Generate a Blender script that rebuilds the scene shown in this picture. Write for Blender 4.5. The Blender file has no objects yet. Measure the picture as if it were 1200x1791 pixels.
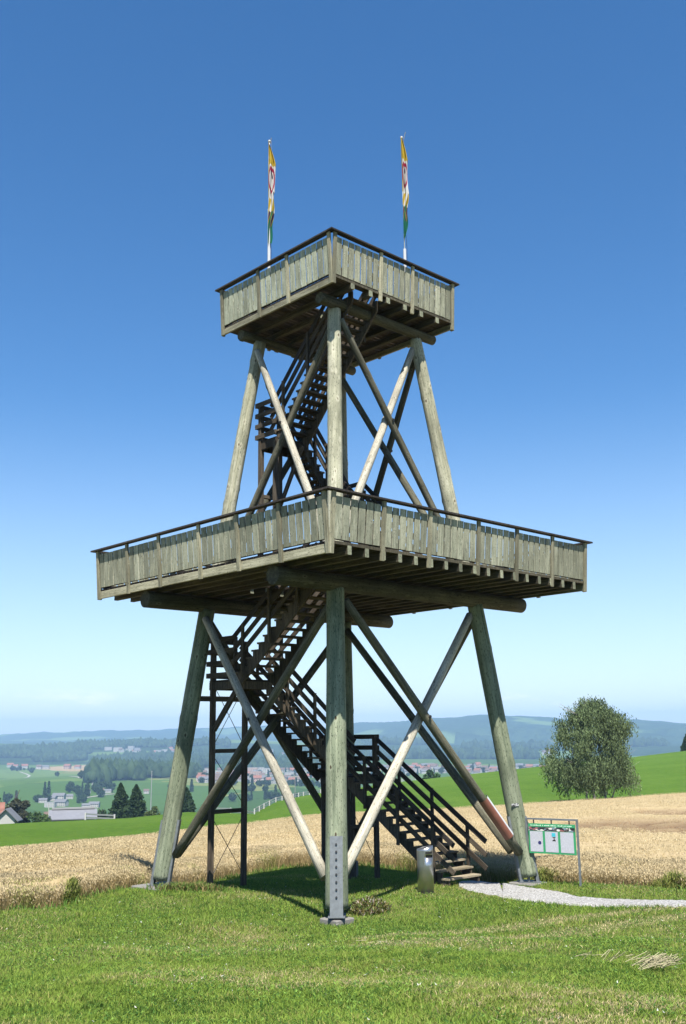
import bpy, math, random
import numpy as np
from mathutils import Matrix, Vector, Euler
random.seed(7); rng = np.random.default_rng(11)
S = bpy.context.scene
COL = S.collection
# ------------------------------------------------------------------ camera, sky, sun, exposure
FPX, PIT, ROL, EYE = 1753.9, 0.2180, 0.0127, 3.6          # focal length in photo pixels, pitch, roll, eye height
TX, TY, PH = -0.0928, 25.5372, 0.7566                      # tower centre and turn
cam = bpy.data.objects.new('camera', bpy.data.cameras.new('camera')); COL.objects.link(cam)
cam.data.sensor_fit = 'VERTICAL'; cam.data.sensor_height = 24; cam.data.lens = FPX / 1791 * 24
cam.data.clip_start = 0.05; cam.data.clip_end = 60000
cp, sp, cr, sr = math.cos(PIT), math.sin(PIT), math.cos(ROL), math.sin(ROL)
_r, _u, _f = Vector((1, 0, 0)), Vector((0, -sp, cp)), Vector((0, cp, sp))
_R, _U = _r * cr - _u * sr, _r * sr + _u * cr
cam.matrix_world = Matrix(((_R.x, _U.x, -_f.x, 0), (_R.y, _U.y, -_f.y, 0), (_R.z, _U.z, -_f.z, EYE), (0, 0, 0, 1)))
S.camera = cam
SUNV = Vector((0.045, -0.600, 1.0)).normalized()
W = bpy.data.worlds.new('World'); S.world = W; W.use_nodes = True
wn, wl = W.node_tree.nodes, W.node_tree.links
wn.clear()
wo = wn.new('ShaderNodeOutputWorld'); bg = wn.new('ShaderNodeBackground'); sky = wn.new('ShaderNodeTexSky')
sky.sky_type = 'NISHITA'; sky.sun_disc = False
sky.sun_elevation = math.asin(SUNV.z); sky.sun_rotation = math.atan2(SUNV.x, SUNV.y)
sky.altitude = 600; sky.air_density = 1.0; sky.dust_density = 0.6; sky.ozone_density = 2.2
SKY_STRENGTH = 0.064
bg.inputs['Strength'].default_value = SKY_STRENGTH
# thin fair-weather cumulus low over the horizon, mixed into the sky colour
tc = wn.new('ShaderNodeTexCoord'); sx = wn.new('ShaderNodeSeparateXYZ'); wl.new(tc.outputs['Generated'], sx.inputs[0])
mp = wn.new('ShaderNodeMapping'); mp.inputs['Scale'].default_value = (9, 9, 42); wl.new(tc.outputs['Generated'], mp.inputs[0])
nz = wn.new('ShaderNodeTexNoise'); nz.inputs['Scale'].default_value = 1.6; nz.inputs['Detail'].default_value = 6; nz.inputs['Roughness'].default_value = .6
wl.new(mp.outputs[0], nz.inputs['Vector'])
def mrange(nodes, links, src, a, b, c=0., d=1., smooth=True):
    m = nodes.new('ShaderNodeMapRange'); m.interpolation_type = 'SMOOTHSTEP' if smooth else 'LINEAR'
    m.inputs[1].default_value = a; m.inputs[2].default_value = b; m.inputs[3].default_value = c; m.inputs[4].default_value = d
    links.new(src, m.inputs[0]); return m.outputs[0]
def wmul(a, b):
    m = wn.new('ShaderNodeMath'); m.operation = 'MULTIPLY'; wl.new(a, m.inputs[0])
    if hasattr(b, 'links'): wl.new(b, m.inputs[1])
    else: m.inputs[1].default_value = b
    return m.outputs[0]
cl = wmul(mrange(wn, wl, nz.outputs[0], .53, .68), wmul(mrange(wn, wl, sx.outputs[2], .014, .026), mrange(wn, wl, sx.outputs[2], .034, .052, 1, 0)))
cl = wmul(cl, .6)
mx = wn.new('ShaderNodeMix'); mx.data_type = 'RGBA'; wl.new(cl, mx.inputs[0]); wl.new(sky.outputs[0], mx.inputs[6]); mx.inputs[7].default_value = (9.5, 9.3, 9.4, 1)
hs = wn.new('ShaderNodeHueSaturation'); hs.inputs['Saturation'].default_value = 1.3; hs.inputs['Hue'].default_value = 0.5015; hs.inputs['Value'].default_value = 1.3
mh = wn.new('ShaderNodeMix'); mh.data_type = 'RGBA'; wl.new(mrange(wn, wl, sx.outputs[2], .0, .34, .42, 0), mh.inputs[0]); wl.new(mx.outputs[2], mh.inputs[6]); mh.inputs[7].default_value = (5.6, 6.1, 6.5, 1)
wl.new(mh.outputs[2], hs.inputs['Color'])
wl.new(hs.outputs[0], bg.inputs['Color']); wl.new(bg.outputs[0], wo.inputs['Surface'])
sun = bpy.data.objects.new('sun', bpy.data.lights.new('sun', 'SUN')); COL.objects.link(sun)
sun.data.energy = 5.0; sun.data.angle = math.radians(.5); sun.data.color = (1, .95, .86)
sun.rotation_euler = SUNV.to_track_quat('Z', 'Y').to_euler(); sun.location = (0, -20, 40)
S.view_settings.view_transform = 'Standard'; S.view_settings.look = 'None'; S.view_settings.gamma = 1
S.view_settings.exposure = 1.1; S.view_settings.use_curve_mapping = False
S.render.engine = 'CYCLES'; S.cycles.use_denoising = True
S.cycles.max_bounces = 5; S.cycles.diffuse_bounces = 1; S.cycles.glossy_bounces = 2; S.cycles.transparent_max_bounces = 8
S.cycles.volume_bounces = 0; S.cycles.caustics_reflective = False; S.cycles.caustics_refractive = False

# ------------------------------------------------------------------ geometry helpers
def ray(px, py):
    a, b = px - 600, 895.5 - py
    X, Y = a * cr + b * sr, -a * sr + b * cr
    return np.array([X, FPX * cp - Y * sp, FPX * sp + Y * cp]) / FPX
def px_at(px, py, dist):                       # point at a horizontal distance
    d = ray(px, py); k = dist / math.hypot(d[0], d[1]); return np.array([0, 0, EYE]) + d * k
def slope(px, py):
    d = ray(px, py); return -d[2] / math.hypot(d[0], d[1])
def theta(px, py=1300):
    d = ray(px, py); return math.atan2(d[0], d[1])
U3 = np.array([math.cos(PH), math.sin(PH), 0]); V3 = np.array([-math.sin(PH), math.cos(PH), 0]); C3 = np.array([TX, TY, 0])
def TW(u, v, z=0): return C3 + u * U3 + v * V3 + np.array([0, 0, z])
def tag(o, label=None, cat=None, group=None, kind=None):
    if label: o['label'] = label
    if cat: o['category'] = cat
    if group: o['group'] = group
    if kind: o['kind'] = kind
    return o
def mesh(name, verts, faces, mats=(), midx=None, smooth=False):
    me = bpy.data.meshes.new(name)
    v = np.asarray(verts, dtype=np.float32)
    if isinstance(faces, np.ndarray) and faces.ndim == 2:
        n, k = faces.shape
        me.vertices.add(len(v)); me.vertices.foreach_set('co', v.ravel())
        me.loops.add(n * k); me.loops.foreach_set('vertex_index', faces.astype(np.int32).ravel())
        me.polygons.add(n); me.polygons.foreach_set('loop_start', np.arange(0, n * k, k, dtype=np.int32))
        me.update(calc_edges=True)
    else:
        me.from_pydata([tuple(map(float, q)) for q in v], [], [tuple(map(int, f)) for f in faces]); me.update()
    for m in mats: me.materials.append(m)
    if midx is not None: me.polygons.foreach_set('material_index', np.asarray(midx, dtype=np.int32))
    if smooth: me.polygons.foreach_set('use_smooth', np.ones(len(me.polygons), dtype=bool))
    return me
LM = {}
def link(name, me, parent=None, M=None):
    o = bpy.data.objects.new(name, me); COL.objects.link(o)
    M = M or Matrix.Identity(4); LM[o.name] = M
    if parent is not None:
        o.parent = parent; o.matrix_basis = LM[parent.name].inverted() @ M if parent.name in LM and parent.parent is not None else M
        if parent.parent is None: o.matrix_basis = M
    else: o.matrix_basis = M
    return o
def empty(name, loc=(0, 0, 0), rz=0.):
    o = bpy.data.objects.new(name, None); COL.objects.link(o); o.location = tuple(loc); o.rotation_euler = (0, 0, rz); o.empty_display_size = .2
    return o
def box_vf(x0, x1, y0, y1, z0, z1):
    v = [(x0, y0, z0), (x1, y0, z0), (x1, y1, z0), (x0, y1, z0), (x0, y0, z1), (x1, y0, z1), (x1, y1, z1), (x0, y1, z1)]
    f = [(0, 3, 2, 1), (4, 5, 6, 7), (0, 1, 5, 4), (1, 2, 6, 5), (2, 3, 7, 6), (3, 0, 4, 7)]
    return v, f
class MB:
    def __init__(s): s.v, s.f, s.m = [], [], []
    def add(s, v, f, mi=0):
        n = len(s.v); s.v += [tuple(q) for q in v]; s.f += [tuple(i + n for i in g) for g in f]; s.m += [mi] * len(f); return s
    def box(s, *a, mi=0): return s.add(*box_vf(*a), mi=mi)
    def tr(s, M, v, f, mi=0): return s.add([tuple(M @ Vector(q)) for q in v], f, mi)
    def tube(s, p0, p1, r0, r1=None, n=8, mi=0, cap=True):
        r1 = r0 if r1 is None else r1
        p0, p1 = Vector(p0), Vector(p1); q = (p1 - p0).to_track_quat('Z', 'Y').to_matrix()
        v = []
        for p, r in ((p0, r0), (p1, r1)):
            for i in range(n):
                a = 2 * math.pi * i / n; v.append(tuple(p + q @ Vector((r * math.cos(a), r * math.sin(a), 0))))
        f = [(i, (i + 1) % n, n + (i + 1) % n, n + i) for i in range(n)]
        if cap: f += [tuple(range(n - 1, -1, -1)), tuple(range(n, 2 * n))]
        return s.add(v, f, mi)
    def mesh(s, name, mats, smooth=False): return mesh(name, s.v, s.f, mats, s.m, smooth)
_bc = {}
def board_mesh(w, t, L, mat, key='board'):
    k = (round(w, 3), round(t, 3), round(L, 2), mat.name, key)
    if k not in _bc:
        c = min(w, t) * .07
        prof = [(-w/2 + c, -t/2), (w/2 - c, -t/2), (w/2, -t/2 + c), (w/2, t/2 - c), (w/2 - c, t/2), (-w/2 + c, t/2), (-w/2, t/2 - c), (-w/2, -t/2 + c)]
        v = [(x, y, 0) for x, y in prof] + [(x, y, L) for x, y in prof]; n = 8
        f = [(i, (i + 1) % n, n + (i + 1) % n, n + i) for i in range(n)] + [tuple(range(n - 1, -1, -1)), tuple(range(n, 2 * n))]
        _bc[k] = mesh(key, v, f, [mat, M_ENDG] if key == 'joist' else [mat], [0] * 8 + [1, 1] if key == 'joist' else None)
    return _bc[k]
def frame(p0, p1, xdir):
    z = (Vector(p1) - Vector(p0)); L = z.length; z.normalize()
    x = Vector(xdir); x = (x - z * x.dot(z)).normalized(); y = z.cross(x)
    return Matrix(((x.x, y.x, z.x, p0[0]), (x.y, y.y, z.y, p0[1]), (x.z, y.z, z.z, p0[2]), (0, 0, 0, 1))), L
def board(name, p0, p1, w, t, xdir, mat, parent):
    M, L = frame(p0, p1, xdir)
    return link(name, board_mesh(w, t, L, mat, name), parent, M)

# ------------------------------------------------------------------ materials
def new_mat(name):
    m = bpy.data.materials.new(name); m.use_nodes = True
    nt = m.node_tree; b = nt.nodes['Principled BSDF']; return m, nt.nodes, nt.links, b
def ramp(nodes, links, src, stops):
    r = nodes.new('ShaderNodeValToRGB'); el = r.color_ramp.elements
    el[0].position, el[0].color = stops[0][0], (*stops[0][1], 1)
    el[1].position, el[1].color = stops[-1][0], (*stops[-1][1], 1)
    for p, c in stops[1:-1]:
        e = el.new(p); e.color = (*c, 1)
    links.new(src, r.inputs[0]); return r.outputs[0]
def noise(nodes, links, vec, scale, detail=4, rough=.6, sc=(1, 1, 1)):
    mp_ = nodes.new('ShaderNodeMapping'); mp_.inputs['Scale'].default_value = sc; links.new(vec, mp_.inputs[0])
    n = nodes.new('ShaderNodeTexNoise'); n.inputs['Scale'].default_value = scale; n.inputs['Detail'].default_value = detail; n.inputs['Roughness'].default_value = rough
    links.new(mp_.outputs[0], n.inputs['Vector']); return n.outputs[0]
def mixc(nodes, links, fac, a, b, mode='MIX'):
    m = nodes.new('ShaderNodeMix'); m.data_type = 'RGBA'; m.blend_type = mode
    for s_, i in ((fac, 0), (a, 6), (b, 7)):
        if hasattr(s_, 'links'): links.new(s_, m.inputs[i])
        elif i == 0: m.inputs[0].default_value = s_
        else: m.inputs[i].default_value = (*s_, 1)
    return m.outputs[2]
def bump(nodes, links, b, h, dist, strength=1):
    n = nodes.new('ShaderNodeBump'); n.inputs['Distance'].default_value = dist; n.inputs['Strength'].default_value = strength
    links.new(h, n.inputs['Height']); links.new(n.outputs[0], b.inputs['Normal'])
def wood(name, c1, c2, c3, grain=(14, 14, .9), knots=.0, kcol=(.05, .035, .02), rough=.85, kscale=3.2, var=.35):
    m, N, L, b = new_mat(name)
    c1 = tuple(x * .78 for x in c1); c3 = tuple(x * 1.14 for x in c3)
    tc_ = N.new('ShaderNodeTexCoord'); oi = N.new('ShaderNodeObjectInfo')
    ad = N.new('ShaderNodeVectorMath'); ad.operation = 'ADD'; L.new(tc_.outputs['Object'], ad.inputs[0])
    cm = N.new('ShaderNodeVectorMath'); cm.operation = 'SCALE'; cm.inputs[0].default_value = (17, 31, 23); L.new(oi.outputs['Random'], cm.inputs['Scale'])
    L.new(cm.outputs[0], ad.inputs[1]); v = ad.outputs[0]
    g = noise(N, L, v, 1.8, 6, .65, grain); big = noise(N, L, v, 1.0, 3, .5, (1.2, 1.2, .7)); fine = noise(N, L, v, 9, 3, .6, (grain[0], grain[1], 1.5))
    col = ramp(N, L, g, [(.3, c1), (.5, c2), (.72, c3)])
    col = mixc(N, L, mrange(N, L, big, .38, .68, 0, .55), col, tuple(.62 * x for x in c1))
    vr = mrange(N, L, oi.outputs['Random'], 0, 1, 1 - var, 1 + var * .55, False)
    mm = N.new('ShaderNodeVectorMath'); mm.operation = 'SCALE'; L.new(col, mm.inputs[0]); L.new(vr, mm.inputs['Scale']); col = mm.outputs[0]
    h = g
    if knots:
        mp_ = N.new('ShaderNodeMapping'); mp_.inputs['Scale'].default_value = (1.6, 1.6, .8); L.new(v, mp_.inputs[0])
        vo = N.new('ShaderNodeTexVoronoi'); vo.inputs['Scale'].default_value = kscale; L.new(mp_.outputs[0], vo.inputs['Vector'])
        k = mrange(N, L, vo.outputs['Distance'], knots, knots * .45); ring = mrange(N, L, vo.outputs['Distance'], knots * 2.2, knots)
        ring_ = N.new('ShaderNodeMath'); ring_.operation = 'MULTIPLY'; L.new(ring, ring_.inputs[0]); ring_.inputs[1].default_value = .35; col = mixc(N, L, ring_.outputs[0], col, tuple(min(1, 1.1 * x) for x in c3)); col = mixc(N, L, k, col, kcol)
    cr_ = mrange(N, L, fine, .57, .66); col = mixc(N, L, cr_, col, tuple(.35 * x for x in c1))
    L.new(col, b.inputs['Base Color']); b.inputs['Roughness'].default_value = rough; b.inputs['Specular IOR Level'].default_value = .25
    bump(N, L, b, h, .006, .8); return m
M_SLAT = wood('weathered_slat_wood', (.205, .212, .15), (.29, .295, .215), (.40, .395, .30), knots=.11, kscale=4.5, var=.18)
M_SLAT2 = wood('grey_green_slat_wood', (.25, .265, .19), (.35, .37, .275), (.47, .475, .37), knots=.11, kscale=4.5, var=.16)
M_POST = wood('post_wood', (.20, .19, .125), (.29, .275, .19), (.38, .36, .26), knots=.09, kscale=4)
M_LEG = wood('greenish_log_wood', (.115, .142, .092), (.185, .212, .142), (.265, .285, .20), grain=(7, 7, .35), knots=.12, kscale=2.6, var=.08)
M_LEGU = wood('pale_knotty_log_wood', (.24, .24, .165), (.34, .335, .24), (.46, .44, .34), grain=(8, 8, .4), knots=.17, kscale=3.6, kcol=(.10, .075, .05), var=.08)
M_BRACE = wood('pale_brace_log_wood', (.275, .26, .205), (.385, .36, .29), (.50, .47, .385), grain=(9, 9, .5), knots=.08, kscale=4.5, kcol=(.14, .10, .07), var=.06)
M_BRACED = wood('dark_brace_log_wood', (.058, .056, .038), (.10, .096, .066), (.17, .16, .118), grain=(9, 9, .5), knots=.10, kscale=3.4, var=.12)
M_BEAM = wood('shaded_beam_wood', (.048, .046, .027), (.08, .075, .046), (.125, .118, .075), grain=(6, 6, .4), knots=.09, kscale=2.4, var=.1)  # beams, joists, planks: shade on the deck underside put into darker colours
M_JOIST = wood('shaded_joist_wood', (.042, .037, .024), (.066, .058, .038), (.12, .106, .072), var=.25)
M_PLANK = wood('shaded_plank_wood', (.034, .026, .019), (.056, .042, .031), (.092, .07, .052), var=.3)
M_STAIR = wood('shaded_stair_wood', (.05, .04, .028), (.085, .068, .05), (.14, .115, .082), var=.3)  # weathered stair wood, darkened to carry the shade under the deck
M_TREAD = wood('shaded_tread_wood', (.10, .075, .05), (.155, .12, .08), (.23, .18, .125), var=.25)  # tread colour lowered the same way, shade included
M_TREAD_SUN = wood('sunlit_tread_wood', (.22, .18, .12), (.33, .28, .19), (.44, .38, .28), var=.2)  # same treads paler: sunlight on the lowest ones painted into the colour
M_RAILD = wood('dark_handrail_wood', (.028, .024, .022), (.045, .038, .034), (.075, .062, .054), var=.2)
M_ENDG = wood('joist_lit_end_grain', (.17, .18, .12), (.25, .26, .18), (.34, .345, .25))  # end grain, lightened with the sunlight that falls on the joist ends
def simple(name, c, rough=.6, metal=0., nscale=0, namt=.25, spec=.5):
    m, N, L, b = new_mat(name); b.inputs['Roughness'].default_value = rough; b.inputs['Metallic'].default_value = metal; b.inputs['Specular IOR Level'].default_value = spec
    if nscale:
        tc_ = N.new('ShaderNodeTexCoord'); n = noise(N, L, tc_.outputs['Object'], nscale, 5)
        L.new(ramp(N, L, n, [(.3, tuple(x * (1 - namt) for x in c)), (.7, tuple(min(1, x * (1 + namt)) for x in c))]), b.inputs['Base Color'])
    else: b.inputs['Base Color'].default_value = (*c, 1)
    return m
M_STEEL = simple('galvanised_steel', (.15, .165, .175), .55, .3, 9, .2)
M_STEELD = simple('dark_steel', (.05, .05, .05), .5, .6)
M_INOX = simple('brushed_steel', (.46, .46, .46), .3, .9, 5, .08)
M_CONC = simple('concrete', (.17, .162, .148), .9, 0, 6, .2)
M_BLACK = simple('black_opening', (.01, .01, .01), .8)
M_WHITE = simple('white_paint', (.46, .47, .48), .45)
M_FENCEW = simple('white_fence_paint', (.36, .36, .35), .6)

# ------------------------------------------------------------------ terrain: real heights around the viewpoint
def tbl(pts):                                   # (photo x, value) -> function of azimuth
    th = np.array([theta(p[0]) for p in pts]); vv = np.array([p[1] for p in pts], dtype=float)
    def f(t):
        t = np.asarray(t, dtype=float); base = np.interp(t, th, vv)
        mean = .5 * (vv[0] + vv[-1]); k = np.clip((np.abs(t) - .6) / 1.6, 0, 1); k = k * k * (3 - 2 * k)
        return base * (1 - k) + mean * k
    return f
CROP = .72
T_W0 = tbl([(-150, 23.8), (0, 24.2), (120, 25.2), (230, 27.2), (262, 28.2), (285, 31.5), (300, 33), (400, 36.5), (500, 38.5), (600, 38.5), (700, 36.8), (800, 32), (860, 30.5), (930, 28.4), (1000, 27.4), (1200, 26.4), (1350, 26)])
Z_W0 = tbl([(-150, -.2), (0, -.2), (230, -.25), (262, -.5), (285, -.95), (300, -1.1), (400, -1.25), (500, -1.15), (600, -1.05), (700, -1.08), (800, -.7), (860, -.66), (930, -.5), (1000, -.36), (1200, -.36), (1350, -.36)])
T_W1 = tbl([(0, 46), (230, 53), (440, 68), (600, 80), (850, 92), (1000, 102), (1200, 116)])
T_M1 = tbl([(0, 78), (230, 88), (445, 112), (484, 122), (573, 160), (750, 220), (1000, 270), (1200, 290)])
def slz(pts, T, off=0.):                        # heights so the far edge stands on the sight line measured in the photograph
    return tbl([(x, EYE - slope(x, y) * float(T(theta(x, y))) + off) for x, y in pts])
Z_W1 = slz([(0, 1483), (230, 1462), (440, 1437), (560, 1423), (700, 1417), (850, 1409), (1000, 1399), (1100, 1392), (1200, 1385)], T_W1, -CROP)
Z_M1 = slz([(0, 1441), (230, 1430), (330, 1420), (445, 1423), (465, 1412), (484, 1402), (520, 1394), (573, 1385), (640, 1376), (750, 1362), (850, 1351), (950, 1340), (1100, 1325), (1200, 1313)], T_M1)
T_RM = tbl([(0, 4300), (600, 4300), (1200, 4200)])
Z_RM = slz([(0, 1301), (120, 1300), (200, 1298), (240, 1292), (330, 1291), (372, 1290), (430, 1296), (560, 1300), (700, 1303), (1200, 1303)], T_RM)
T_RR = tbl([(0, 8300), (500, 8000), (640, 6600), (760, 6000), (1200, 5800)])
Z_RR = slz([(0, 1284), (110, 1281), (150, 1278), (220, 1277), (300, 1274), (370, 1273), (480, 1270), (573, 1272), (620, 1267), (700, 1262), (760, 1255), (850, 1251), (950, 1254), (1050, 1259), (1120, 1257), (1200, 1262)], T_RR)
PLAIN = -76.
def keys(th):
    w0, w1, m1, rm, rr = [f(th) for f in (T_W0, T_W1, T_M1, T_RM, T_RR)]
    o = np.ones_like(w0)
    R = [0 * o, 9 * o, 19.5 * o, np.minimum(25.8, w0 - 1.0), w0, .5 * (w0 + w1), w1, .5 * (w1 + m1), m1, m1 * 1.12, m1 + 130, m1 + 420, 1000 + m1, 3300 * o, rm, rm + 900, rr - 900, rr, rr + 900, 10500 * o]
    zw, zm = Z_W1(th), Z_M1(th)
    sl = (EYE - zm) / m1
    Z = [2.0 * o, 1.12 * o, 0 * o, 0 * o, Z_W0(th), .5 * (zw + Z_W0(th)) + .2, zw, .5 * (zw + zm) + .35, zm, EYE - (sl + .012) * m1 * 1.12, EYE - (sl + .022) * (m1 + 130) - 2, np.minimum(EYE - (sl + .012) * (m1 + 420), -44), PLAIN * o, PLAIN * o,
         Z_RM(th), Z_RM(th) * .5 + PLAIN * .5, PLAIN * .3 + Z_RR(th) * .3, Z_RR(th), Z_RR(th) - 60, -60 * o]
    return np.array(R), np.array(Z)
def wob(x, y):
    z = .035 * np.sin(x * 1.3 + 1.1 * np.sin(y * .8)) + .03 * np.sin(y * 1.7 + x * .6)
    return z
def relief(x, y, r):
    far = np.clip((r - 500) / 800, 0, 1)
    z = far * (4. * np.sin(x / 260 + 1) * np.sin(y / 330) + 2.5 * np.sin(x / 110 + y / 170))
    z += far * 15 * np.exp(-(((x + 440) / 330) ** 2 + ((y - 1550) / 420) ** 2))
    hill = np.clip((r - 3600) / 800, 0, 1)
    z += hill * (4 * np.sin(x / 95 + 2 * np.sin(y / 240)) + 2.5 * np.sin(x / 41 + y / 77) + 1.5 * np.sin(x / 17.3 + y / 31))
    z += np.clip((9000 - r) / 9000, 0, 1) * np.where(r < 24, 1, np.clip((40 - r) / 16, 0, 1)) * wob(x, y) * np.clip((r - 1) / 3, 0, 1)
    return z
def base_z(th, r):
    R, Z = keys(np.atleast_1d(th)); r = np.atleast_1d(np.asarray(r, dtype=float))
    out = np.empty(r.shape)
    for i in range(len(r)):
        out[i] = np.interp(r[i], R[:, i if R.shape[1] > 1 else 0], Z[:, i if R.shape[1] > 1 else 0])
    return out
def gz(x, y):
    x = np.atleast_1d(np.asarray(x, float)); y = np.atleast_1d(np.asarray(y, float))
    th = np.arctan2(x, y); r = np.hypot(x, y); R, Z = keys(th)
    out = np.empty(len(x)); idx = (R <= r[None]).sum(0) - 1; idx = np.clip(idx, 0, R.shape[0] - 2)
    c = np.arange(len(x)); t = (r - R[idx, c]) / (R[idx + 1, c] - R[idx, c])
    return Z[idx, c] * (1 - t) + Z[idx + 1, c] * t + relief(x, y, r)
def g1(x, y): return float(gz([x], [y])[0])
def ground_hit(px, py, dmax=200):
    d = ray(px, py); hd = math.hypot(d[0], d[1]); rr = np.linspace(5, dmax, 4000)
    P = np.array([0, 0, EYE]) + (rr / hd)[:, None] * d; z = gz(P[:, 0], P[:, 1]); k = np.argmax(P[:, 2] < z)
    return P[k]
fine = np.radians(np.arange(-24, 24.01, .12)); coarse = np.radians(np.concatenate([np.arange(-180, -24, 3.0), np.arange(27, 180.1, 3.0)]))
TH = np.sort(np.concatenate([fine, coarse])); NT = len(TH)
def sheet(name, r_lo, r_hi, n, mat, power=1., zoff=0.):
    lo, hi = r_lo(TH), r_hi(TH); t = np.linspace(0, 1, n) ** power
    R = lo[None] + (hi - lo)[None] * t[:, None]; X = R * np.sin(TH)[None]; Y = R * np.cos(TH)[None]
    Z = gz(X.ravel(), Y.ravel()).reshape(X.shape) + zoff
    v = np.stack([X, Y, Z], -1).reshape(-1, 3)
    i, j = np.meshgrid(np.arange(n - 1), np.arange(NT - 1), indexing='ij'); a = (i * NT + j).ravel()
    f = np.stack([a, a + 1, a + NT + 1, a + NT], -1)[:, ::-1]
    o = link(name, mesh(name, v, f, [mat], smooth=True)); tag(o, kind='structure'); return o
# lawn soil
m, N, L, b = new_mat('lawn_ground'); g = N.new('ShaderNodeNewGeometry'); P = g.outputs['Position']
n1 = noise(N, L, P, .35, 5); n2 = noise(N, L, P, 14, 4)
c = ramp(N, L, n2, [(.3, (.05, .07, .016)), (.6, (.10, .13, .03)), (.8, (.12, .12, .05))])
c = mixc(N, L, mrange(N, L, n1, .52, .66, 0, .55), c, (.22, .19, .09)); L.new(c, b.inputs['Base Color']); b.inputs['Roughness'].default_value = 1; b.inputs['Specular IOR Level'].default_value = .1
bump(N, L, b, n2, .03); M_LAWN = m
m, N, L, b = new_mat('field_soil'); b.inputs['Base Color'].default_value = (.20, .14, .07, 1); b.inputs['Roughness'].default_value = 1; M_SOIL = m
m, N, L, b = new_mat('meadow_grass'); P = N.new('ShaderNodeNewGeometry').outputs['Position']
n1 = noise(N, L, P, .05, 4, .6); n2 = noise(N, L, P, 2.2, 6, .75); n3 = noise(N, L, P, .9, 4, .6, (1, .25, 1))
c = ramp(N, L, n2, [(.3, (.04, .088, .009)), (.55, (.068, .135, .013)), (.8, (.105, .18, .025))])
c = mixc(N, L, mrange(N, L, n1, .4, .62, 0, .6), c, (.088, .155, .02)); n5 = noise(N, L, P, .35, 5, .7, (1, .5, 1)); c = mixc(N, L, mrange(N, L, n5, .5, .7, 0, .5), c, (.04, .095, .012)); c = mixc(N, L, mrange(N, L, n3, .45, .7, 0, .35), c, (.10, .155, .022))
L.new(c, b.inputs['Base Color']); b.inputs['Roughness'].default_value = 1; b.inputs['Specular IOR Level'].default_value = .1; bump(N, L, b, n2, .25); M_MEADOW = m
# valley: patchwork of fields
m, N, L, b = new_mat('valley_fields'); P = N.new('ShaderNodeNewGeometry').outputs['Position']
mp_ = N.new('ShaderNodeMapping'); mp_.inputs['Scale'].default_value = (.0042, .0026, 0); mp_.inputs['Rotation'].default_value = (0, 0, .35); L.new(P, mp_.inputs[0])
nd = N.new('ShaderNodeTexNoise'); nd.inputs['Scale'].default_value = 2.2; L.new(mp_.outputs[0], nd.inputs['Vector'])
av = N.new('ShaderNodeVectorMath'); av.operation = 'ADD'; sc_ = N.new('ShaderNodeVectorMath'); sc_.operation = 'SCALE'; sc_.inputs['Scale'].default_value = .35
L.new(nd.outputs['Color'], sc_.inputs[0]); L.new(mp_.outputs[0], av.inputs[0]); L.new(sc_.outputs[0], av.inputs[1])
vo = N.new('ShaderNodeTexVoronoi'); vo.inputs['Scale'].default_value = 1; vo.distance = 'CHEBYCHEV'; L.new(av.outputs[0], vo.inputs['Vector'])
sx_ = N.new('ShaderNodeSeparateColor'); L.new(vo.outputs['Color'], sx_.inputs[0])
c = ramp(N, L, sx_.outputs[0], [(0, (.045, .10, .02)), (.22, (.075, .15, .03)), (.45, (.11, .19, .045)), (.62, (.06, .13, .025)), (.72, (.16, .20, .06)), (.80, (.34, .27, .15)), (.88, (.09, .17, .035)), (1, (.30, .26, .16))])
c.node.color_ramp.interpolation = 'CONSTANT'
nt_ = noise(N, L, P, .03, 5, .7); c = mixc(N, L, mrange(N, L, nt_, .60, .68, 0, .85), c, (.022, .045, .016))
nf = noise(N, L, P, .22, 4, .7); c = mixc(N, L, .3, c, nf, 'OVERLAY'); c = mixc(N, L, 1.0, c, (.80, .74, .74), 'MULTIPLY')
L.new(c, b.inputs['Base Color']); b.inputs['Roughness'].default_value = 1; b.inputs['Specular IOR Level'].default_value = .05; M_VALLEY = m
m, N, L, b = new_mat('forested_hills'); P = N.new('ShaderNodeNewGeometry').outputs['Position']
n1 = noise(N, L, P, .022, 6, .75); n2 = noise(N, L, P, .0016, 3, .5)
c = ramp(N, L, n1, [(.32, (.012, .026, .010)), (.5, (.026, .05, .018)), (.7, (.05, .085, .03))])
c = mixc(N, L, mrange(N, L, n2, .56, .6, 0, .9), c, (.11, .17, .05)); zc = N.new('ShaderNodeSeparateXYZ'); L.new(P, zc.inputs[0])
n4 = noise(N, L, P, .006, 4, .6)
L.new(c, b.inputs['Base Color']); b.inputs['Roughness'].default_value = 1; b.inputs['Specular IOR Level'].default_value = .03; bump(N, L, b, n1, 14); M_HILL = m
sheet('lawn', lambda t: 0 * t + .3, T_W0, 170, M_LAWN)
sheet('field_soil', T_W0, T_W1, 24, M_SOIL)
sheet('meadow', T_W1, T_M1, 50, M_MEADOW)
sheet('valley', T_M1, lambda t: 0 * t + 3300, 150, M_VALLEY, 1.6)
sheet('hills', lambda t: 0 * t + 3300, lambda t: 0 * t + 10500, 110, M_HILL)

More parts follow.
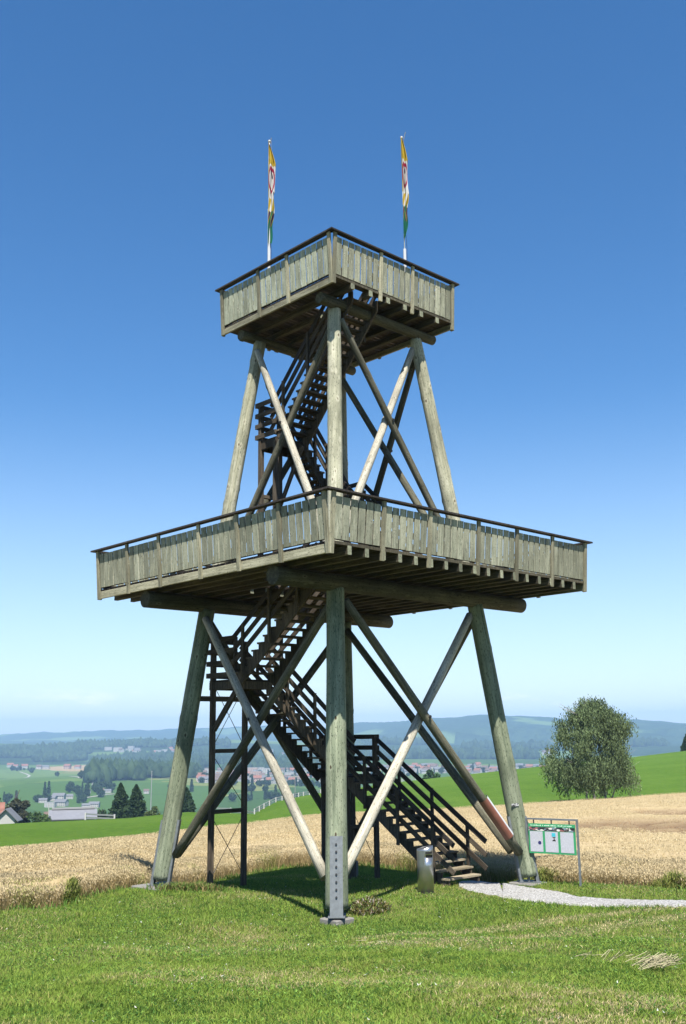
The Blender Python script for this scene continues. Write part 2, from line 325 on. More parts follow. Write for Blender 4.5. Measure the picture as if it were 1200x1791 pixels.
# ------------------------------------------------------------------ the tower
t = empty('observation_tower', (TX, TY, 0), PH)
TOWER = tag(t, 'tall timber lookout tower of logs with two square slatted decks and zigzag stairs', 'lookout tower')
def log_mesh(name, L, r0, r1, mat, groove=None, wobble=.014, n=24, seg=14, seed=0, knob=0):
    rr = np.random.default_rng(seed); v = []
    ph = rr.uniform(0, 6.28, 6); kn = [(rr.uniform(0, 6.28), rr.uniform(.05, .95) * L, rr.uniform(.010, .02)) for _ in range(knob)]
    if knob: seg = max(seg, int(L / .11)); n = 32
    if groove is not None: n = 56
    for i in range(seg + 1):
        z = L * i / seg; r = r0 + (r1 - r0) * i / seg
        for j in range(n):
            a = 2 * math.pi * j / n; q = r * (1 + wobble * 1.6 * math.sin(2 * a + ph[0] + z * .3) + wobble * math.sin(3 * a + ph[1] + z * .9) + wobble * .8 * math.sin(z * 2.1 + ph[2]))
            if groove is not None:
                da = abs((a - groove - .05 * math.sin(z * 1.2) + math.pi) % (2 * math.pi) - math.pi)
                if da < .10: q -= .20 * r
            for ka, kz, kr in kn:
                dd = ((((a - ka + math.pi) % 6.283 - math.pi) * r) / .05) ** 2 + ((z - kz) / .07) ** 2
                if dd < 2: q += kr * math.exp(-dd)
            v.append((q * math.cos(a), q * math.sin(a), z))
    f = [(i * n + j, i * n + (j + 1) % n, (i + 1) * n + (j + 1) % n, (i + 1) * n + j) for i in range(seg) for j in range(n)]
    f += [tuple(range(n - 1, -1, -1)), tuple(range(seg * n, (seg + 1) * n))]
    me = mesh(name, v, f, [mat], smooth=True)
    me.polygons[-1].use_smooth = False; me.polygons[-2].use_smooth = False
    return me
_ls = [0]
def log(name, p0, p1, r0, r1, mat, groove=None, knob=0, parent=TOWER, label=None):
    _ls[0] += 1; M, Ln = frame(p0, p1, (1, .001, 0))
    o = link(name, log_mesh(name, Ln, r0, r1, mat, groove, seed=_ls[0], knob=knob), parent, M)
    if label: o['label'] = label
    return o
DZ1, DZ2 = 7.325, 14.47                 # walking surfaces
def lleg(z): return 3.1465 + (2.4368 - 3.1465) * (z - .1) / 6.5
def uleg(z): return 2.2827 + (1.4949 - 2.2827) * (z - 7.36) / 6.6
CORN = [(-1, -1), (-1, 1), (1, -1), (1, 1)]
toward = {(-1, -1): 3.6, (-1, 1): 5.0, (1, -1): 3.35, (1, 1): 1.0}
for su, sv in CORN:
    z0, z1 = .22, 6.76
    log('lower_leg', (su * lleg(z0), sv * lleg(z0), z0), (su * lleg(z1), sv * lleg(z1), z1), .225, .20, M_LEG, groove={(1, -1): 4.5, (-1, 1): 3.3}.get((su, sv)), knob=10)
    z0, z1 = DZ1, 14.0
    log('upper_leg', (su * uleg(z0), sv * uleg(z0), z0), (su * uleg(z1), sv * uleg(z1), z1), .185, .16, M_LEGU, groove={(1, -1): 4.4, (-1, 1): 4.0}.get((su, sv)), knob=34)
    # galvanised shoes: a channel on the outer and one on the inner side of the leg, standing on the pad
    for side in (1, -1):
        dr = Vector((su, sv, 0)).normalized() * side; tg = Vector((-dr.y, dr.x, 0))
        lz = lambda z: Vector((su * lleg(z), sv * lleg(z), z))
        a0 = lz(.10) + dr * .226; a1 = lz(1.60) + dr * .224
        M, Ln = frame(a0, a1, tg)
        q = MB(); q.box(-.13, .13, -.006, .006, 0, Ln); q.box(-.13, -.119, -.075, .0, 0, Ln); q.box(.119, .13, -.075, .0, 0, Ln)
        if (M.to_3x3() @ Vector((0, 1, 0))).dot(dr) < 0:
            q.v = [(x, -y, z) for x, y, z in q.v]; q.f = [tuple(reversed(g_)) for g_ in q.f]; sgn = -1
        else: sgn = 1
        pl = link('steel_shoe', q.mesh('steel_shoe', [M_STEEL]), TOWER, M)
        bm_ = MB(); bm_.tube((0, 0, 0), (0, .03, 0), .021, n=6); bme = bm_.mesh('bolt', [M_STEELD])
        if side == 1 and (su, sv) != (1, 1):
            for k in range(8):
                B = M @ Matrix.Translation((0, sgn * .004 if sgn > 0 else -.034, .37 + k * .142))
                link('bolt', bme, pl, B)
    q = MB(); c0 = Vector((su * lleg(.1), sv * lleg(.1), .09)); q.box(-.26, .26, -.17, .17, 0, .016)
    Mz = Matrix.Translation(c0) @ Matrix.Rotation(math.atan2(sv, su), 4, 'Z'); link('base_plate', q.mesh('base_plate', [M_STEEL]), TOWER, Mz)
# X braces on the four sides of both storeys
def braces(legf, zb, zt, r, near_mats, inset):
    for k, (a, b_, mats) in enumerate(near_mats):
        for d in (0, 1):
            A, B_ = (a, b_) if d == 0 else (b_, a)
            n_ = Vector(((a[0] + b_[0]), (a[1] + b_[1]), 0)).normalized()
            sg = -1 if k == 0 else 1; off = n_ * (r * 1.02 * sg * (-1 if d == 0 else 1))
            pa = Vector((A[0] * legf(zb), A[1] * legf(zb), zb)); pb = Vector((B_[0] * legf(zt), B_[1] * legf(zt), zt))
            ha = Vector((pb.x - pa.x, pb.y - pa.y, 0)).normalized()
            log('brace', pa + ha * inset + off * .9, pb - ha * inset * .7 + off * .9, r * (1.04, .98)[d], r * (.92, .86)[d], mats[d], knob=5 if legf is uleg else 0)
def crossing_bolts(legf, zb, zt, r, ln):
    for su, sv, ax in ((-1, 0, 0), (1, 0, 0), (0, -1, 1), (0, 1, 1)):
        # braces cross where their widths are equal, a little above mid height
        a, b_ = legf(zb), legf(zt); z = zb + (zt - zb) * a / (a + b_); m_ = legf(z); d = Vector((su, sv, 0)); c0 = Vector((su * m_, sv * m_, z))
        p0, p1 = c0 - d * ln, c0 + d * ln; M_, L_ = frame(p0, p1, (0, 0, 1)); link('brace_bolt', MB().tube((0, 0, 0), (0, 0, L_), .014, n=6).tube((0, 0, .02), (0, 0, .035), .04, n=8).tube((0, 0, L_ - .035), (0, 0, L_ - .02), .04, n=8).mesh('brace_bolt', [M_STEELD]), TOWER, M_)
NN, LL, RR_, BB = (-1, -1), (-1, 1), (1, -1), (1, 1)
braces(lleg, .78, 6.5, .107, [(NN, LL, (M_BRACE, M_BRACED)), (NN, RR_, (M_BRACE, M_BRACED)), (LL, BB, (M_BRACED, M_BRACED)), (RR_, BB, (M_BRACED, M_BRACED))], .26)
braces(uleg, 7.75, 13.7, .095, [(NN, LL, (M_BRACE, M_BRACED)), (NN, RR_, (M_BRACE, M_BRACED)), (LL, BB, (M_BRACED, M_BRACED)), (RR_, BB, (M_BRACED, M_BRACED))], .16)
crossing_bolts(lleg, .78, 6.5, .1, .26); crossing_bolts(uleg, 7.75, 13.7, .1, .23)
# deck builder ---------------------------------------------------------------
def zr_half(zz, zb, hb, zr, hr): return hb + (hr - hb) * (zz - zb) / (zr - zb)
def deck(zb, hb, zr, hr, dz, joists, bays, hole, logz, logr, logv, lu0, lu1, jw, jh, pw, nplank):
    """zb/hb: post foot height and half width; zr/hr: rail height and half width; dz: walking surface"""
    jz0 = zb + .02; jz1 = dz - .06
    d = link('deck', None, TOWER)
    for ya, yb in ((-hb + .005, -hb + .045), (hb - .045, hb - .005)): link('edge_board', MB().box(-hb + .03, hb - .03, ya, yb, jz1 - .005, dz - .003).mesh('edge_board', [M_JOIST]), d)
    # round log bearers carrying the joists
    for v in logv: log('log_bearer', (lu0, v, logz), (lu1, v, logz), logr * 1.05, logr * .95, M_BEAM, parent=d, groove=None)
    hu0, hu1, hv0, hv1 = hole
    for k in range(joists + 1):
        u = -hb + .06 + (2 * hb - .12) * k / joists
        outer = k in (0, joists)
        w = .06 if outer else jw
        spans = [(-hb + .004, hb - .004)]
        if hu0 - .05 < u < hu1 + .05: spans = [(-hb + .004, hv0 - .02), (hv1 + .02, hb - .004)]
        for a, b_ in spans:
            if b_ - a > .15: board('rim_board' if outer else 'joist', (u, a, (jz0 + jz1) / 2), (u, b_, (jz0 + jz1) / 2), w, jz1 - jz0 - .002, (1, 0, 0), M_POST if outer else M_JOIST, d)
    pitch = (2 * hb - .12) / nplank
    for k in range(nplank):
        v = -hb + .06 + pitch * (k + .5); spans = [(-hb + .04, hb - .04)]
        if hv0 < v < hv1: spans = [(-hb + .04, hu0), (hu1, hb - .04)]
        for a, b_ in spans:
            jt = random.uniform(-.006, .006)
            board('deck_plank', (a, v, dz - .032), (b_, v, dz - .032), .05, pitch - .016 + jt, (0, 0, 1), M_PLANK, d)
    # railings
    for sd in range(4):
        R4 = Matrix.Rotation(sd * math.pi / 2, 4, 'Z')          # sd 0: faces -v (right hand face of the picture)
        ln = lambda s, zz, off=0: (s, -(zr_half(zz, zb, hb, zr, hr) + off), zz)
        capz = zr; rh = hr + .03
        q = MB()
        q.box(-rh - .03, rh + .03, -rh - .03, -rh + .125, capz - .038, capz) if sd % 2 == 0 else q.box(-rh + .126, rh - .126, -rh - .029, -rh + .125, capz - .039, capz - .001)
        q.v = [tuple(R4 @ Vector(p)) for p in q.v]
        ral = link('railing', None, TOWER)
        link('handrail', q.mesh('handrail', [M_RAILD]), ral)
        for zz, h in ((dz + .075, .09), (zr - .30, .075)):
            y0 = -(zr_half(zz, zb, hb, zr, hr) - .068); q = MB(); q.box(-hb + .08, hb - .08, y0, y0 + .036, zz - h / 2, zz + h / 2); q.v = [tuple(R4 @ Vector(p)) for p in q.v]
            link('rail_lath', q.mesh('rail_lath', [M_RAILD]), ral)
        xs = R4 @ Vector((1, 0, 0)); tot = sum(bays); ps = [0]
        # bay boundaries
        cum = 0; W2 = 2 * hb - .12
        for b_ in bays: cum += b_ + .55; ps.append(cum)
        ps = [(-hb + .06) + W2 * p / cum for p in ps]
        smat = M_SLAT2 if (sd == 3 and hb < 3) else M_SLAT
        for p in ps:
            z0_, z1_ = zb, zr - .046
            a = R4 @ Vector(ln(p, z0_, -.02)); c_ = R4 @ Vector(ln(p, z1_, -.02)); board('post', a, c_, .10, .055, xs, M_POST, ral)
            pz = zr_half(zr - .1, zb, hb, zr, hr)
        for i, b_ in enumerate(bays):
            s0, s1 = ps[i] + .055, ps[i + 1] - .055; pit = (s1 - s0) / b_
            for j in range(b_):
                s = s0 + pit * (j + .5) + random.uniform(-.003, .003); z0_, z1_ = dz + .035 + random.uniform(-.004, .004), zr - .125 + random.uniform(-.004, .004)
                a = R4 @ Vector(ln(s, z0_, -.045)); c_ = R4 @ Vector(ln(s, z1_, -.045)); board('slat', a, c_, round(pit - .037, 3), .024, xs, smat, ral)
    return d
D1 = deck(7.06, 4.436, 8.345, 4.54, DZ1, 18, [6, 6, 7, 6, 6, 6], (-2.12, -.92, -1.62, 1.15), 6.885, .195, (-2.46, 2.46), -4.25, 4.3, .11, .19, .14, 56)
D2 = deck(14.235, 2.24, 15.585, 2.315, DZ2, 7, [7, 5, 7], (-1.30, -.28, -1.95, -.45), 14.10, .135, (-1.58, 1.58), -2.08, 2.1, .13, .19, .13, 28)
# stairs ----------------------------------------------------------------------
def flight(start, dirn, side, z0, z1, n, going, width, rail_sides=(0, 1), rail_h=1.0, first=0, over=.0, treads_wide=0):
    """start: centre of the foot line, dirn: plan direction of ascent, side: plan direction across, n risers"""
    S0, D, X = Vector((*start, 0)), Vector((*dirn, 0)), Vector((*side, 0)); rise = (z1 - z0) / n; up = Vector((0, 0, 1))
    w2 = width / 2; fl = link('stair_flight', None, TOWER)
    for s in (-1, 1):                                   # notched stringers
        q = MB()
        pts = []
        for k in range(n):
            pts += [(k * going, z0 + k * rise), (k * going, z0 + (k + 1) * rise - .045)]
        pts += [(n * going - .02, z1 - .045), (n * going - .02, z1 - .33)]
        low = [(.30 if z0 < .5 else .12, z0 - (.0 if z0 < .5 else .22)), (0, z0)]
        poly = pts + low; o_, i_ = s * w2, s * (w2 - .05)
        m_ = len(poly)
        # triangulate as strips: each notch column down to the soffit line
        def sof(x):
            x0, y0 = low[0]; x1, y1 = n * going - .02, z1 - .33
            return y0 + (y1 - y0) * (x - x0) / (x1 - x0) if x > x0 else z0 + (y0 - z0) * x / x0
        for k in range(n):
            xa, xb = k * going, min((k + 1) * going, n * going - .02); top = z0 + (k + 1) * rise - .045
            vs = []
            for (xx, zz) in ((xa, sof(xa)), (xb, sof(xb)), (xb, top), (xa, top)):
                for oo in (o_, i_): vs.append(tuple(S0 + D * xx + X * oo + up * zz))
            fs = [(0, 2, 4, 6), (7, 5, 3, 1), (0, 1, 3, 2), (4, 5, 7, 6), (6, 7, 1, 0), (2, 3, 5, 4)]
            q.add(vs, fs)
        link('stringer', q.mesh('stringer', [M_STAIR]), fl)
    for k in range(first, n - 1 if n > 3 else n):
        for h in (0, 1):
            a = S0 + D * (k * going - .03 + h * .135 + .065) - X * (w2 + .03) + up * (z0 + (k + 1) * rise - .022); c_ = a + X * (width + .06)
            board('tread', a, c_, .125, .045, D, M_TREAD_SUN if (z0 < .5 and k < 3) else (M_TREAD if h == 0 else M_STAIR), fl)
    for rs in rail_sides:
        s = 1 if rs else -1; o_ = S0 + X * (s * (w2 + .035))
        for h in (1.0, .68, .36):
            a = o_ + D * (-.22 + over) + up * (z0 + rise * .6 - .22 * rise / going + h * rail_h); c_ = o_ + D * (n * going) + up * (z1 + rise * .6 - .0 + h * rail_h - rise)
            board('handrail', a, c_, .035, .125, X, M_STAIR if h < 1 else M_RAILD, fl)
        npst = 3 if n > 9 else 2
        for k in range(npst):
            x_ = going * n * (k + .35) / npst; zz = z0 + x_ / going * rise
            p_ = o_ - X * (s * .0) + D * x_ + X * s * .05; board('baluster_post', p_ + up * (zz - .28), p_ + up * (zz + 1.06 * rail_h), .08, .06, D, M_STAIR, fl)
    return fl
def landing(u0, u1, v0, v1, z, feet, zfoot, rails, bars=(), rodp=None):
    q = MB(); q.box(u0, u1, v0, v0 + .06, z - .24, z - .05); q.box(u0, u1, v1 - .06, v1, z - .24, z - .05); q.box(u0, u0 + .06, v0 + .062, v1 - .062, z - .24, z - .052); q.box(u1 - .06, u1, v0 + .062, v1 - .062, z - .24, z - .052)
    la = link('landing', q.mesh('landing_frame', [M_STAIR]), TOWER)
    n = int((v1 - v0) / .15); p = (v1 - v0) / n
    for k in range(n): board('landing_plank', (u0, v0 + p * (k + .5), z - .025), (u1, v0 + p * (k + .5), z - .025), .045, p - .015, (0, 0, 1), M_PLANK, la)
    for (u, v, top) in ([(-2.05, 1.70, 99)] if z == ZL2 else []): board('hanging_post', (u, v, z - .2), (u, v, z + 1.05), .09, .08, (1, 0, 0), M_STAIR, la)
    for (u, v, top) in feet: board('support_post', (u, v, zfoot), (u, v, top), .13, .11, (1, 0, 0), M_STAIR, la)
    for (a, c_) in rails:
        for h in (1.02, .72, .42, .12):
            board('guard_rail', (a[0], a[1], z + h), (c_[0], c_[1], z + h), .125, .035, (0, 0, 1), M_STAIR, la)
    for (a, c_, w) in bars: board('cross_bar', a, c_, w, .08, (0, 0, 1), M_STAIR, la)
    if rodp:
        for (a, c_) in rodp:
            m1_, L1_ = frame(a, c_, (1, .01, .01)); link('tie_rod', MB().tube((0, 0, 0), (0, 0, L1_), .009, n=5).mesh('tie_rod', [M_STEELD]), la, m1_)
    return la
ZL1, ZL2 = 2.5, 4.98
flight((2.375, -1.78), (0, 1), (1, 0), .0, ZL1, 15, .235, 1.15)
landing(1.78, 2.98, 1.72, 2.80, ZL1, [(1.85, 2.74, ZL1 + 1.05), (2.94, 1.80, ZL1 + 1.05), (2.94, 2.74, ZL1 + 1.05), (1.85, 1.80, ZL1 - .2)], -1.1,
        [((3.02, 1.72), (3.02, 2.82)), ((1.78, 2.84), (3.0, 2.84))], [((1.85, 2.74, 1.15), (2.94, 2.74, 1.15), .1), ((1.85, 1.8, 1.15), (2.94, 1.8, 1.15), .1), ((1.85, 1.8, .9), (1.85, 2.74, 1.7), .1)],
        [((1.85, 1.8, .1), (2.94, 1.8, 1.9)), ((2.94, 1.8, .1), (1.85, 1.8, 1.9))])
flight((1.80, 2.22), (-1, 0), (0, 1), ZL1, ZL2, 15, .19, 1.08)
landing(-2.10, -.98, 1.62, 2.72, ZL2, [(-2.05, 2.62, ZL2 + 1.05), (-1.02, 2.62, ZL2 + 1.05)], -1.1,
        [((-2.13, 1.62), (-2.13, 2.80)), ((-2.13, 2.78), (-.98, 2.78))],
        [((-2.05, 2.62, 1.74), (-1.02, 2.62, 1.74), .1), ((-2.05, 2.62, 3.22), (-1.02, 2.62, 3.22), .1), ((-2.62, 2.62, 4.52), (-.95, 2.62, 4.52), .13), ((-2.05, 2.55, 3.75), (-2.05, 1.35, 5.0), .14)],
        [((-2.05, 2.62, .15), (-1.02, 2.62, 1.65)), ((-1.02, 2.62, .15), (-2.05, 2.62, 1.65)), ((-2.05, 2.62, 1.85), (-1.02, 2.62, 3.15)), ((-1.02, 2.62, 1.85), (-2.05, 2.62, 3.15)), ((-2.05, 2.62, 3.3), (-1.02, 2.62, 4.9)), ((-1.02, 2.62, 3.3), (-2.05, 2.62, 4.9))])
# the short post of this landing nearest the viewer hangs from the frame, not the ground
flight((-1.54, 1.62), (0, -1), (-1, 0), ZL2, DZ1, 14, .222, 1.08)
ZU1, ZU2 = 9.55, 11.3
flight((1.45, -1.15), (0, 1), (1, 0), DZ1, ZU1, 13, .165, .85)
landing(1.0, 1.92, 1.0, 1.78, ZU1, [(1.06, 1.72, ZU1 + 1.0), (1.86, 1.06, ZU1 + 1.0), (1.86, 1.72, ZU1 + 1.0)], DZ1 + .003, [((1.96, 1.0), (1.96, 1.8)), ((1.0, 1.82), (1.94, 1.82))])
flight((1.02, 1.39), (-1, 0), (0, 1), ZU1, ZU2, 10, .132, .76)
landing(-1.30, -.30, 1.0, 1.78, ZU2, [(-1.26, 1.70, ZU2 + 1.02), (-.62, 1.70, ZU2 + 1.02), (-1.26, 1.08, ZU2 - .1)], DZ1 + .003,
        [((-1.33, 1.0), (-1.33, 1.86)), ((-1.33, 1.83), (-.3, 1.83))], [((-1.26, 1.70, 8.15), (-.62, 1.70, 8.15), .09), ((-1.26, 1.70, 9.8), (-.62, 1.70, 9.8), .09), ((-.62, 1.68, 9.6), (-.62, .75, 11.1), .1)],
        [((-1.26, 1.70, 8.2), (-.62, 1.70, 9.75)), ((-.62, 1.70, 8.2), (-1.26, 1.70, 9.75))])
flight((-.80, 1.02), (0, -1), (-1, 0), ZU2, DZ2, 18, .163, .92)
# small plate on the right leg and the red-brown sleeve on the brace beside it
M, Ln = frame((lleg(1.95) * 1 - .165, -lleg(1.95) - .175, 1.85), (lleg(2.05) - .165, -lleg(2.05) - .175, 1.98), (.75, -.66, 0))
mp1, N, L, b = new_mat('number_plate_print'); v_ = N.new('ShaderNodeTexCoord').outputs['Object']
n1 = noise(N, L, v_, 22, 2, .5); L.new(ramp(N, L, n1, [(.46, (.02, .02, .02)), (.5, (.35, .35, .35))]), b.inputs['Base Color'])
link('small_plate', MB().box(-.085, .085, -.006, .006, 0, .065).mesh('small_plate', [mp1]), TOWER, M)
pa = Vector((1 * lleg(.78), -lleg(.78), .78)); pb = Vector((-lleg(6.5), -lleg(6.5), 6.5)); ha = Vector((-1, 0, 0)); n_ = Vector((0, -1, 0))
pa = pa + ha * .26 + n_ * .115 * .92; pb = pb - ha * .18 + n_ * .115 * .92
M, Ln = frame(pa + (pb - pa).normalized() * .55, pa + (pb - pa).normalized() * 1.75, (0, -1, 0))
q = MB(); n = 10; vv = []
for zz in (0, Ln):
    for i in range(n + 1):
        a = math.radians(-110 + 200 * i / n); vv.append((.130 * math.cos(a), .130 * math.sin(a), zz))
q.add(vv, [(i, i + 1, n + 2 + i, n + 1 + i) for i in range(n)])
q.m = [0 if i < 6 else 1 for i in range(n)]  # white strip: sun highlight along the sleeve, put in as colour
M_RUST = simple('red_brown_paint', (.20, .075, .05), .45, 0, 8, .15)
link('sunlit_sleeve', q.mesh('sunlit_sleeve', [M_RUST, M_WHITE]), TOWER, M)
# concrete pads
for (su, sv), lb in zip(CORN, ('concrete footing pad under the nearest leg of the tower, edge showing in the grass', 'wide concrete footing pad under the left leg of the tower', 'concrete footing pad under the right leg beside the information board', 'concrete footing pad under the rear leg of the tower in its shadow')):
    q = MB(); w_ = {(-1, 1): .52, (-1, -1): .25, (1, 1): .2}.get((su, sv), .34); q.box(-w_, w_, -w_, w_, -1., 0); me = q.mesh('concrete_footing', [M_CONC])
    o = link('concrete_footing', me, None, Matrix.Translation(TW(su * 3.13, sv * 3.13, .055 if (su, sv) == (-1, -1) else .085)) @ Matrix.Rotation(PH + random.uniform(-.04, .04), 4, 'Z')); tag(o, lb, 'footing')
    bv = o.modifiers.new('b', 'BEVEL'); bv.width = .02
q = MB(); q.box(-.2, .2, -.2, .2, -.2, 0)
o = link('concrete_footing', q.mesh('concrete_footing', [M_CONC]), None, Matrix.Translation(TW(-2.05, 2.62, -.05)) @ Matrix.Rotation(PH, 4, 'Z')); tag(o, 'small concrete footing under the foremost stair landing post', 'footing')

# ------------------------------------------------------------------ flagpoles and flags
def plane_pt(px, py, axis, val):
    d = ray(px, py); o_ = np.array([0, 0, EYE]) - C3; ax = U3 if axis == 'u' else V3; k = (val - o_ @ ax) / (d @ ax); return np.array([0, 0, EYE]) + d * k
M_CLOTH = {}
def cloth(name, seed):
    m, N, L, b = new_mat(name); at = N.new('ShaderNodeAttribute'); at.attribute_name = 'flag_colour'; L.new(at.outputs['Color'], b.inputs['Base Color']); b.inputs['Roughness'].default_value = .8; b.inputs['Specular IOR Level'].default_value = .2
    return m
M_CLOTH = cloth('flag_cloth', 1)
def flag_color(s, t_):
    """s across 0..1, t down 0..1 of the hanging banner"""
    Y, Wt, Rd, Gn, Dk = (.36, .25, .02), (.50, .49, .47), (.26, .01, .05), (.01, .13, .08), (.05, .03, .07)
    e = ((s - .5) / .47) ** 2 + ((t_ - .38) / .125) ** 2
    if t_ < .24 and e > 1: return Y
    if e < 1:
        if e > .5: return Rd
        if .28 < s < .62 and t_ < .36 and abs(s - .45 - .1 * math.sin(t_ * 40)) < .09: return Dk
        return Wt
    if t_ < .56: return Wt if s > .12 else Y
    w = math.sin(s * 9 + t_ * 30)
    if t_ < .70: return Y if w > .0 else Wt
    if t_ < .84: return Gn if w > .15 else (Y if w > -.5 else Dk)
    return Gn
for k, (bx, by, ty, axis, val, wid, lb, lb2) in enumerate([
        (470.5, 470, 250, 'u', -2.12, .30, 'white flagpole on the left side of the top deck, taller thick base', 'yellow, white and green banner hanging limp on the left flagpole'),
        (708.5, 462, 244, 'v', -2.12, .27, 'white flagpole on the right side of the top deck with a short thick base', 'yellow, white and green banner hanging limp on the right flagpole')]):
    base = plane_pt(bx, by, axis, val); top = plane_pt(bx - 2, ty, axis, val); z1 = top[2]
    e = empty('flagpole', (base[0], base[1], DZ2)); tag(e, lb, 'flagpole', 'flagpoles on the top deck')
    zt = z1 - DZ2; zk = plane_pt(bx, (366, 436)[k], axis, val)[2] - DZ2
    link('pole', MB().tube((0, 0, 0), (0, 0, zt), .016, .013, n=10).mesh('pole', [M_WHITE], True), e)
    link('base_tube', MB().tube((0, 0, 0), (0, 0, zk), .040, n=12).mesh('base_tube', [M_WHITE]), e)
    link('pole_cap', MB().tube((0, 0, zt), (0, 0, zt + .04), .035, n=10).mesh('pole_cap', [M_WHITE]), e)
    arm0 = (.03, 0, zt - (.05 if k == 0 else .15)); arm1 = (.11 if k else .05, 0, zt + (.12 if k == 0 else .18))
    link('top_rod', MB().tube(arm0, arm1, .012, n=6).mesh('top_rod', [M_STEEL]), e)
    cr_ = MB(); pts = [(.05, -.02, zt)] + [(.05 + .012 * math.sin(i * 1.7), -.03, zt * (1 - i / 12)) for i in range(1, 12)]
    for a, c_ in zip(pts, pts[1:]): cr_.tube(a, c_, .005, n=4)
    link('halyard', cr_.mesh('halyard', [M_STEELD]), e)
    zf0 = zt + (.02 if k == 0 else .05); Hh = zf0 - (plane_pt(bx, (428, 418)[k], axis, val)[2] - DZ2)
    nx, ny = 36, 110; V_, Cc = [], []
    for j in range(ny + 1):
        tt = j / ny; wd = wid * (min(1, .12 + tt * 4.2) if tt < .25 else 1) * (1 if tt < .5 else 1 - .55 * (tt - .5) / .5) * .62
        for i in range(nx + 1):
            s = i / nx; amp = .055 * min(1, tt * 5) * (1 - .3 * tt)
            x_ = -.022 + wd * s + .015 * math.sin(tt * 9 + k) * s + (.02 * math.sin(tt * 21 + k * 2) if tt > .5 else 0) * s
            y_ = -.07 + amp * math.sin(s * 11 + tt * 5 + k) + .03 * math.sin(tt * 13 + s * 4)
            V_.append((x_, y_, zf0 - Hh * tt * (1 - .0 * s) - s * .13 * (1 - tt)))
            Cc.append((*flag_color(s, tt), 1))
    idx = np.arange((nx + 1) * (ny + 1)).reshape(ny + 1, nx + 1); F_ = np.stack([idx[:-1, :-1], idx[1:, :-1], idx[1:, 1:], idx[:-1, 1:]], -1).reshape(-1, 4)
    me = mesh('flag', V_, F_, [M_CLOTH], smooth=True); ca = me.color_attributes.new('flag_colour', 'FLOAT_COLOR', 'POINT'); ca.data.foreach_set('color', np.array(Cc, dtype=np.float32).ravel())
    o = link('flag', me, None, Matrix.Translation((base[0], base[1], DZ2))); tag(o, lb2, 'flag', 'flags over the top deck')

# ------------------------------------------------------------------ litter bin, information board, path
p = TW(.75, -1.98); bz = g1(p[0], p[1])
e = empty('litter_bin', (p[0], p[1], bz)); tag(e, 'round brushed steel litter bin with a slanted top at the foot of the stairs', 'litter bin')
n = 40; vv = []; fc = []; r_ = .19
for i in range(n):
    a = 2 * math.pi * i / n; x_, y_ = r_ * math.cos(a), r_ * math.sin(a); vv += [(x_, y_, .03), (x_, y_, .985 + .22 * x_ + .03)]
# body wall with a real opening at the upper right front
open_c = math.radians(-62)
hh = lambda a: .985 + .22 * r_ * math.cos(a) + .03
v2, f2 = [], []
rows = [.03, .62, .80, .86, .95, None]
for rz in rows:
    for i in range(n):
        a = 2 * math.pi * i / n; v2.append((r_ * math.cos(a), r_ * math.sin(a), hh(a) if rz is None else rz))
def isopen(i, k):
    a = 2 * math.pi * (i + .5) / n; da = abs((a - open_c + math.pi) % (2 * math.pi) - math.pi)
    return da < .55 and k in (1 + 1, 4 - 0) and k != 4 or (da < .55 and k == 3 and False)
for k in range(len(rows) - 1):
    for i in range(n):
        if not isopen(i, k): f2.append((k * n + i, k * n + (i + 1) % n, (k + 1) * n + (i + 1) % n, (k + 1) * n + i))
me = mesh('bin_body', v2, f2, [M_INOX], smooth=True); o = link('bin_body', me, e); sm = o.modifiers.new('s', 'SOLIDIFY'); sm.thickness = .004
lid = [(r_ * .99 * math.cos(2 * math.pi * i / n), r_ * .99 * math.sin(2 * math.pi * i / n), hh(2 * math.pi * i / n) - .004) for i in range(n)]
link('lid', mesh('lid', lid, [tuple(range(n))], [M_INOX]), e)
link('inner_bucket', MB().tube((0, 0, .05), (0, 0, .93), .172, n=20).mesh('inner_bucket', [M_BLACK]), e)
link('slot_hood', MB().add([(1.005 * r_ * math.cos(open_c + a), 1.005 * r_ * math.sin(open_c + a), z) for z in (.885, .935) for a in np.linspace(-.5, .5, 9)], [(i, i + 1, 10 + i, 9 + i) for i in range(8)]).mesh('slot_hood', [M_BLACK]), e)
link('base_ring', MB().tube((0, 0, 0), (0, 0, .03), .20, n=28).mesh('base_ring', [M_STEELD]), e)
# information board
pl = ground_hit(926, 1548); pr = ground_hit(1016, 1553)
pl[2] = g1(pl[0], pl[1]); pr[2] = g1(pr[0], pr[1]); dv = Vector((pr[0] - pl[0], pr[1] - pl[1], 0)); LW = dv.length; ang = math.atan2(dv.y, dv.x)
topL = px_at(920, 1430, math.hypot(pl[0], pl[1]))[2] - pl[2]; topR = px_at(1011, 1438, math.hypot(pr[0], pr[1]))[2] - pr[2]
HB = .5 * (topL + topR)
e = empty('information_board', tuple(pl), ang); tag(e, 'steel framed information board with green panel and three white text sheets', 'information board')
for x_, zz in ((0, pl[2]), (LW, pr[2])): link('board_post', MB().box(x_ - .022, x_ + .022, -.022, .022, -.15, HB).mesh('board_post', [M_STEEL]), e)
link('top_bar', MB().box(-.022, LW + .022, -.024, .024, HB + .001, HB + .04).mesh('top_bar', [M_STEEL]), e)
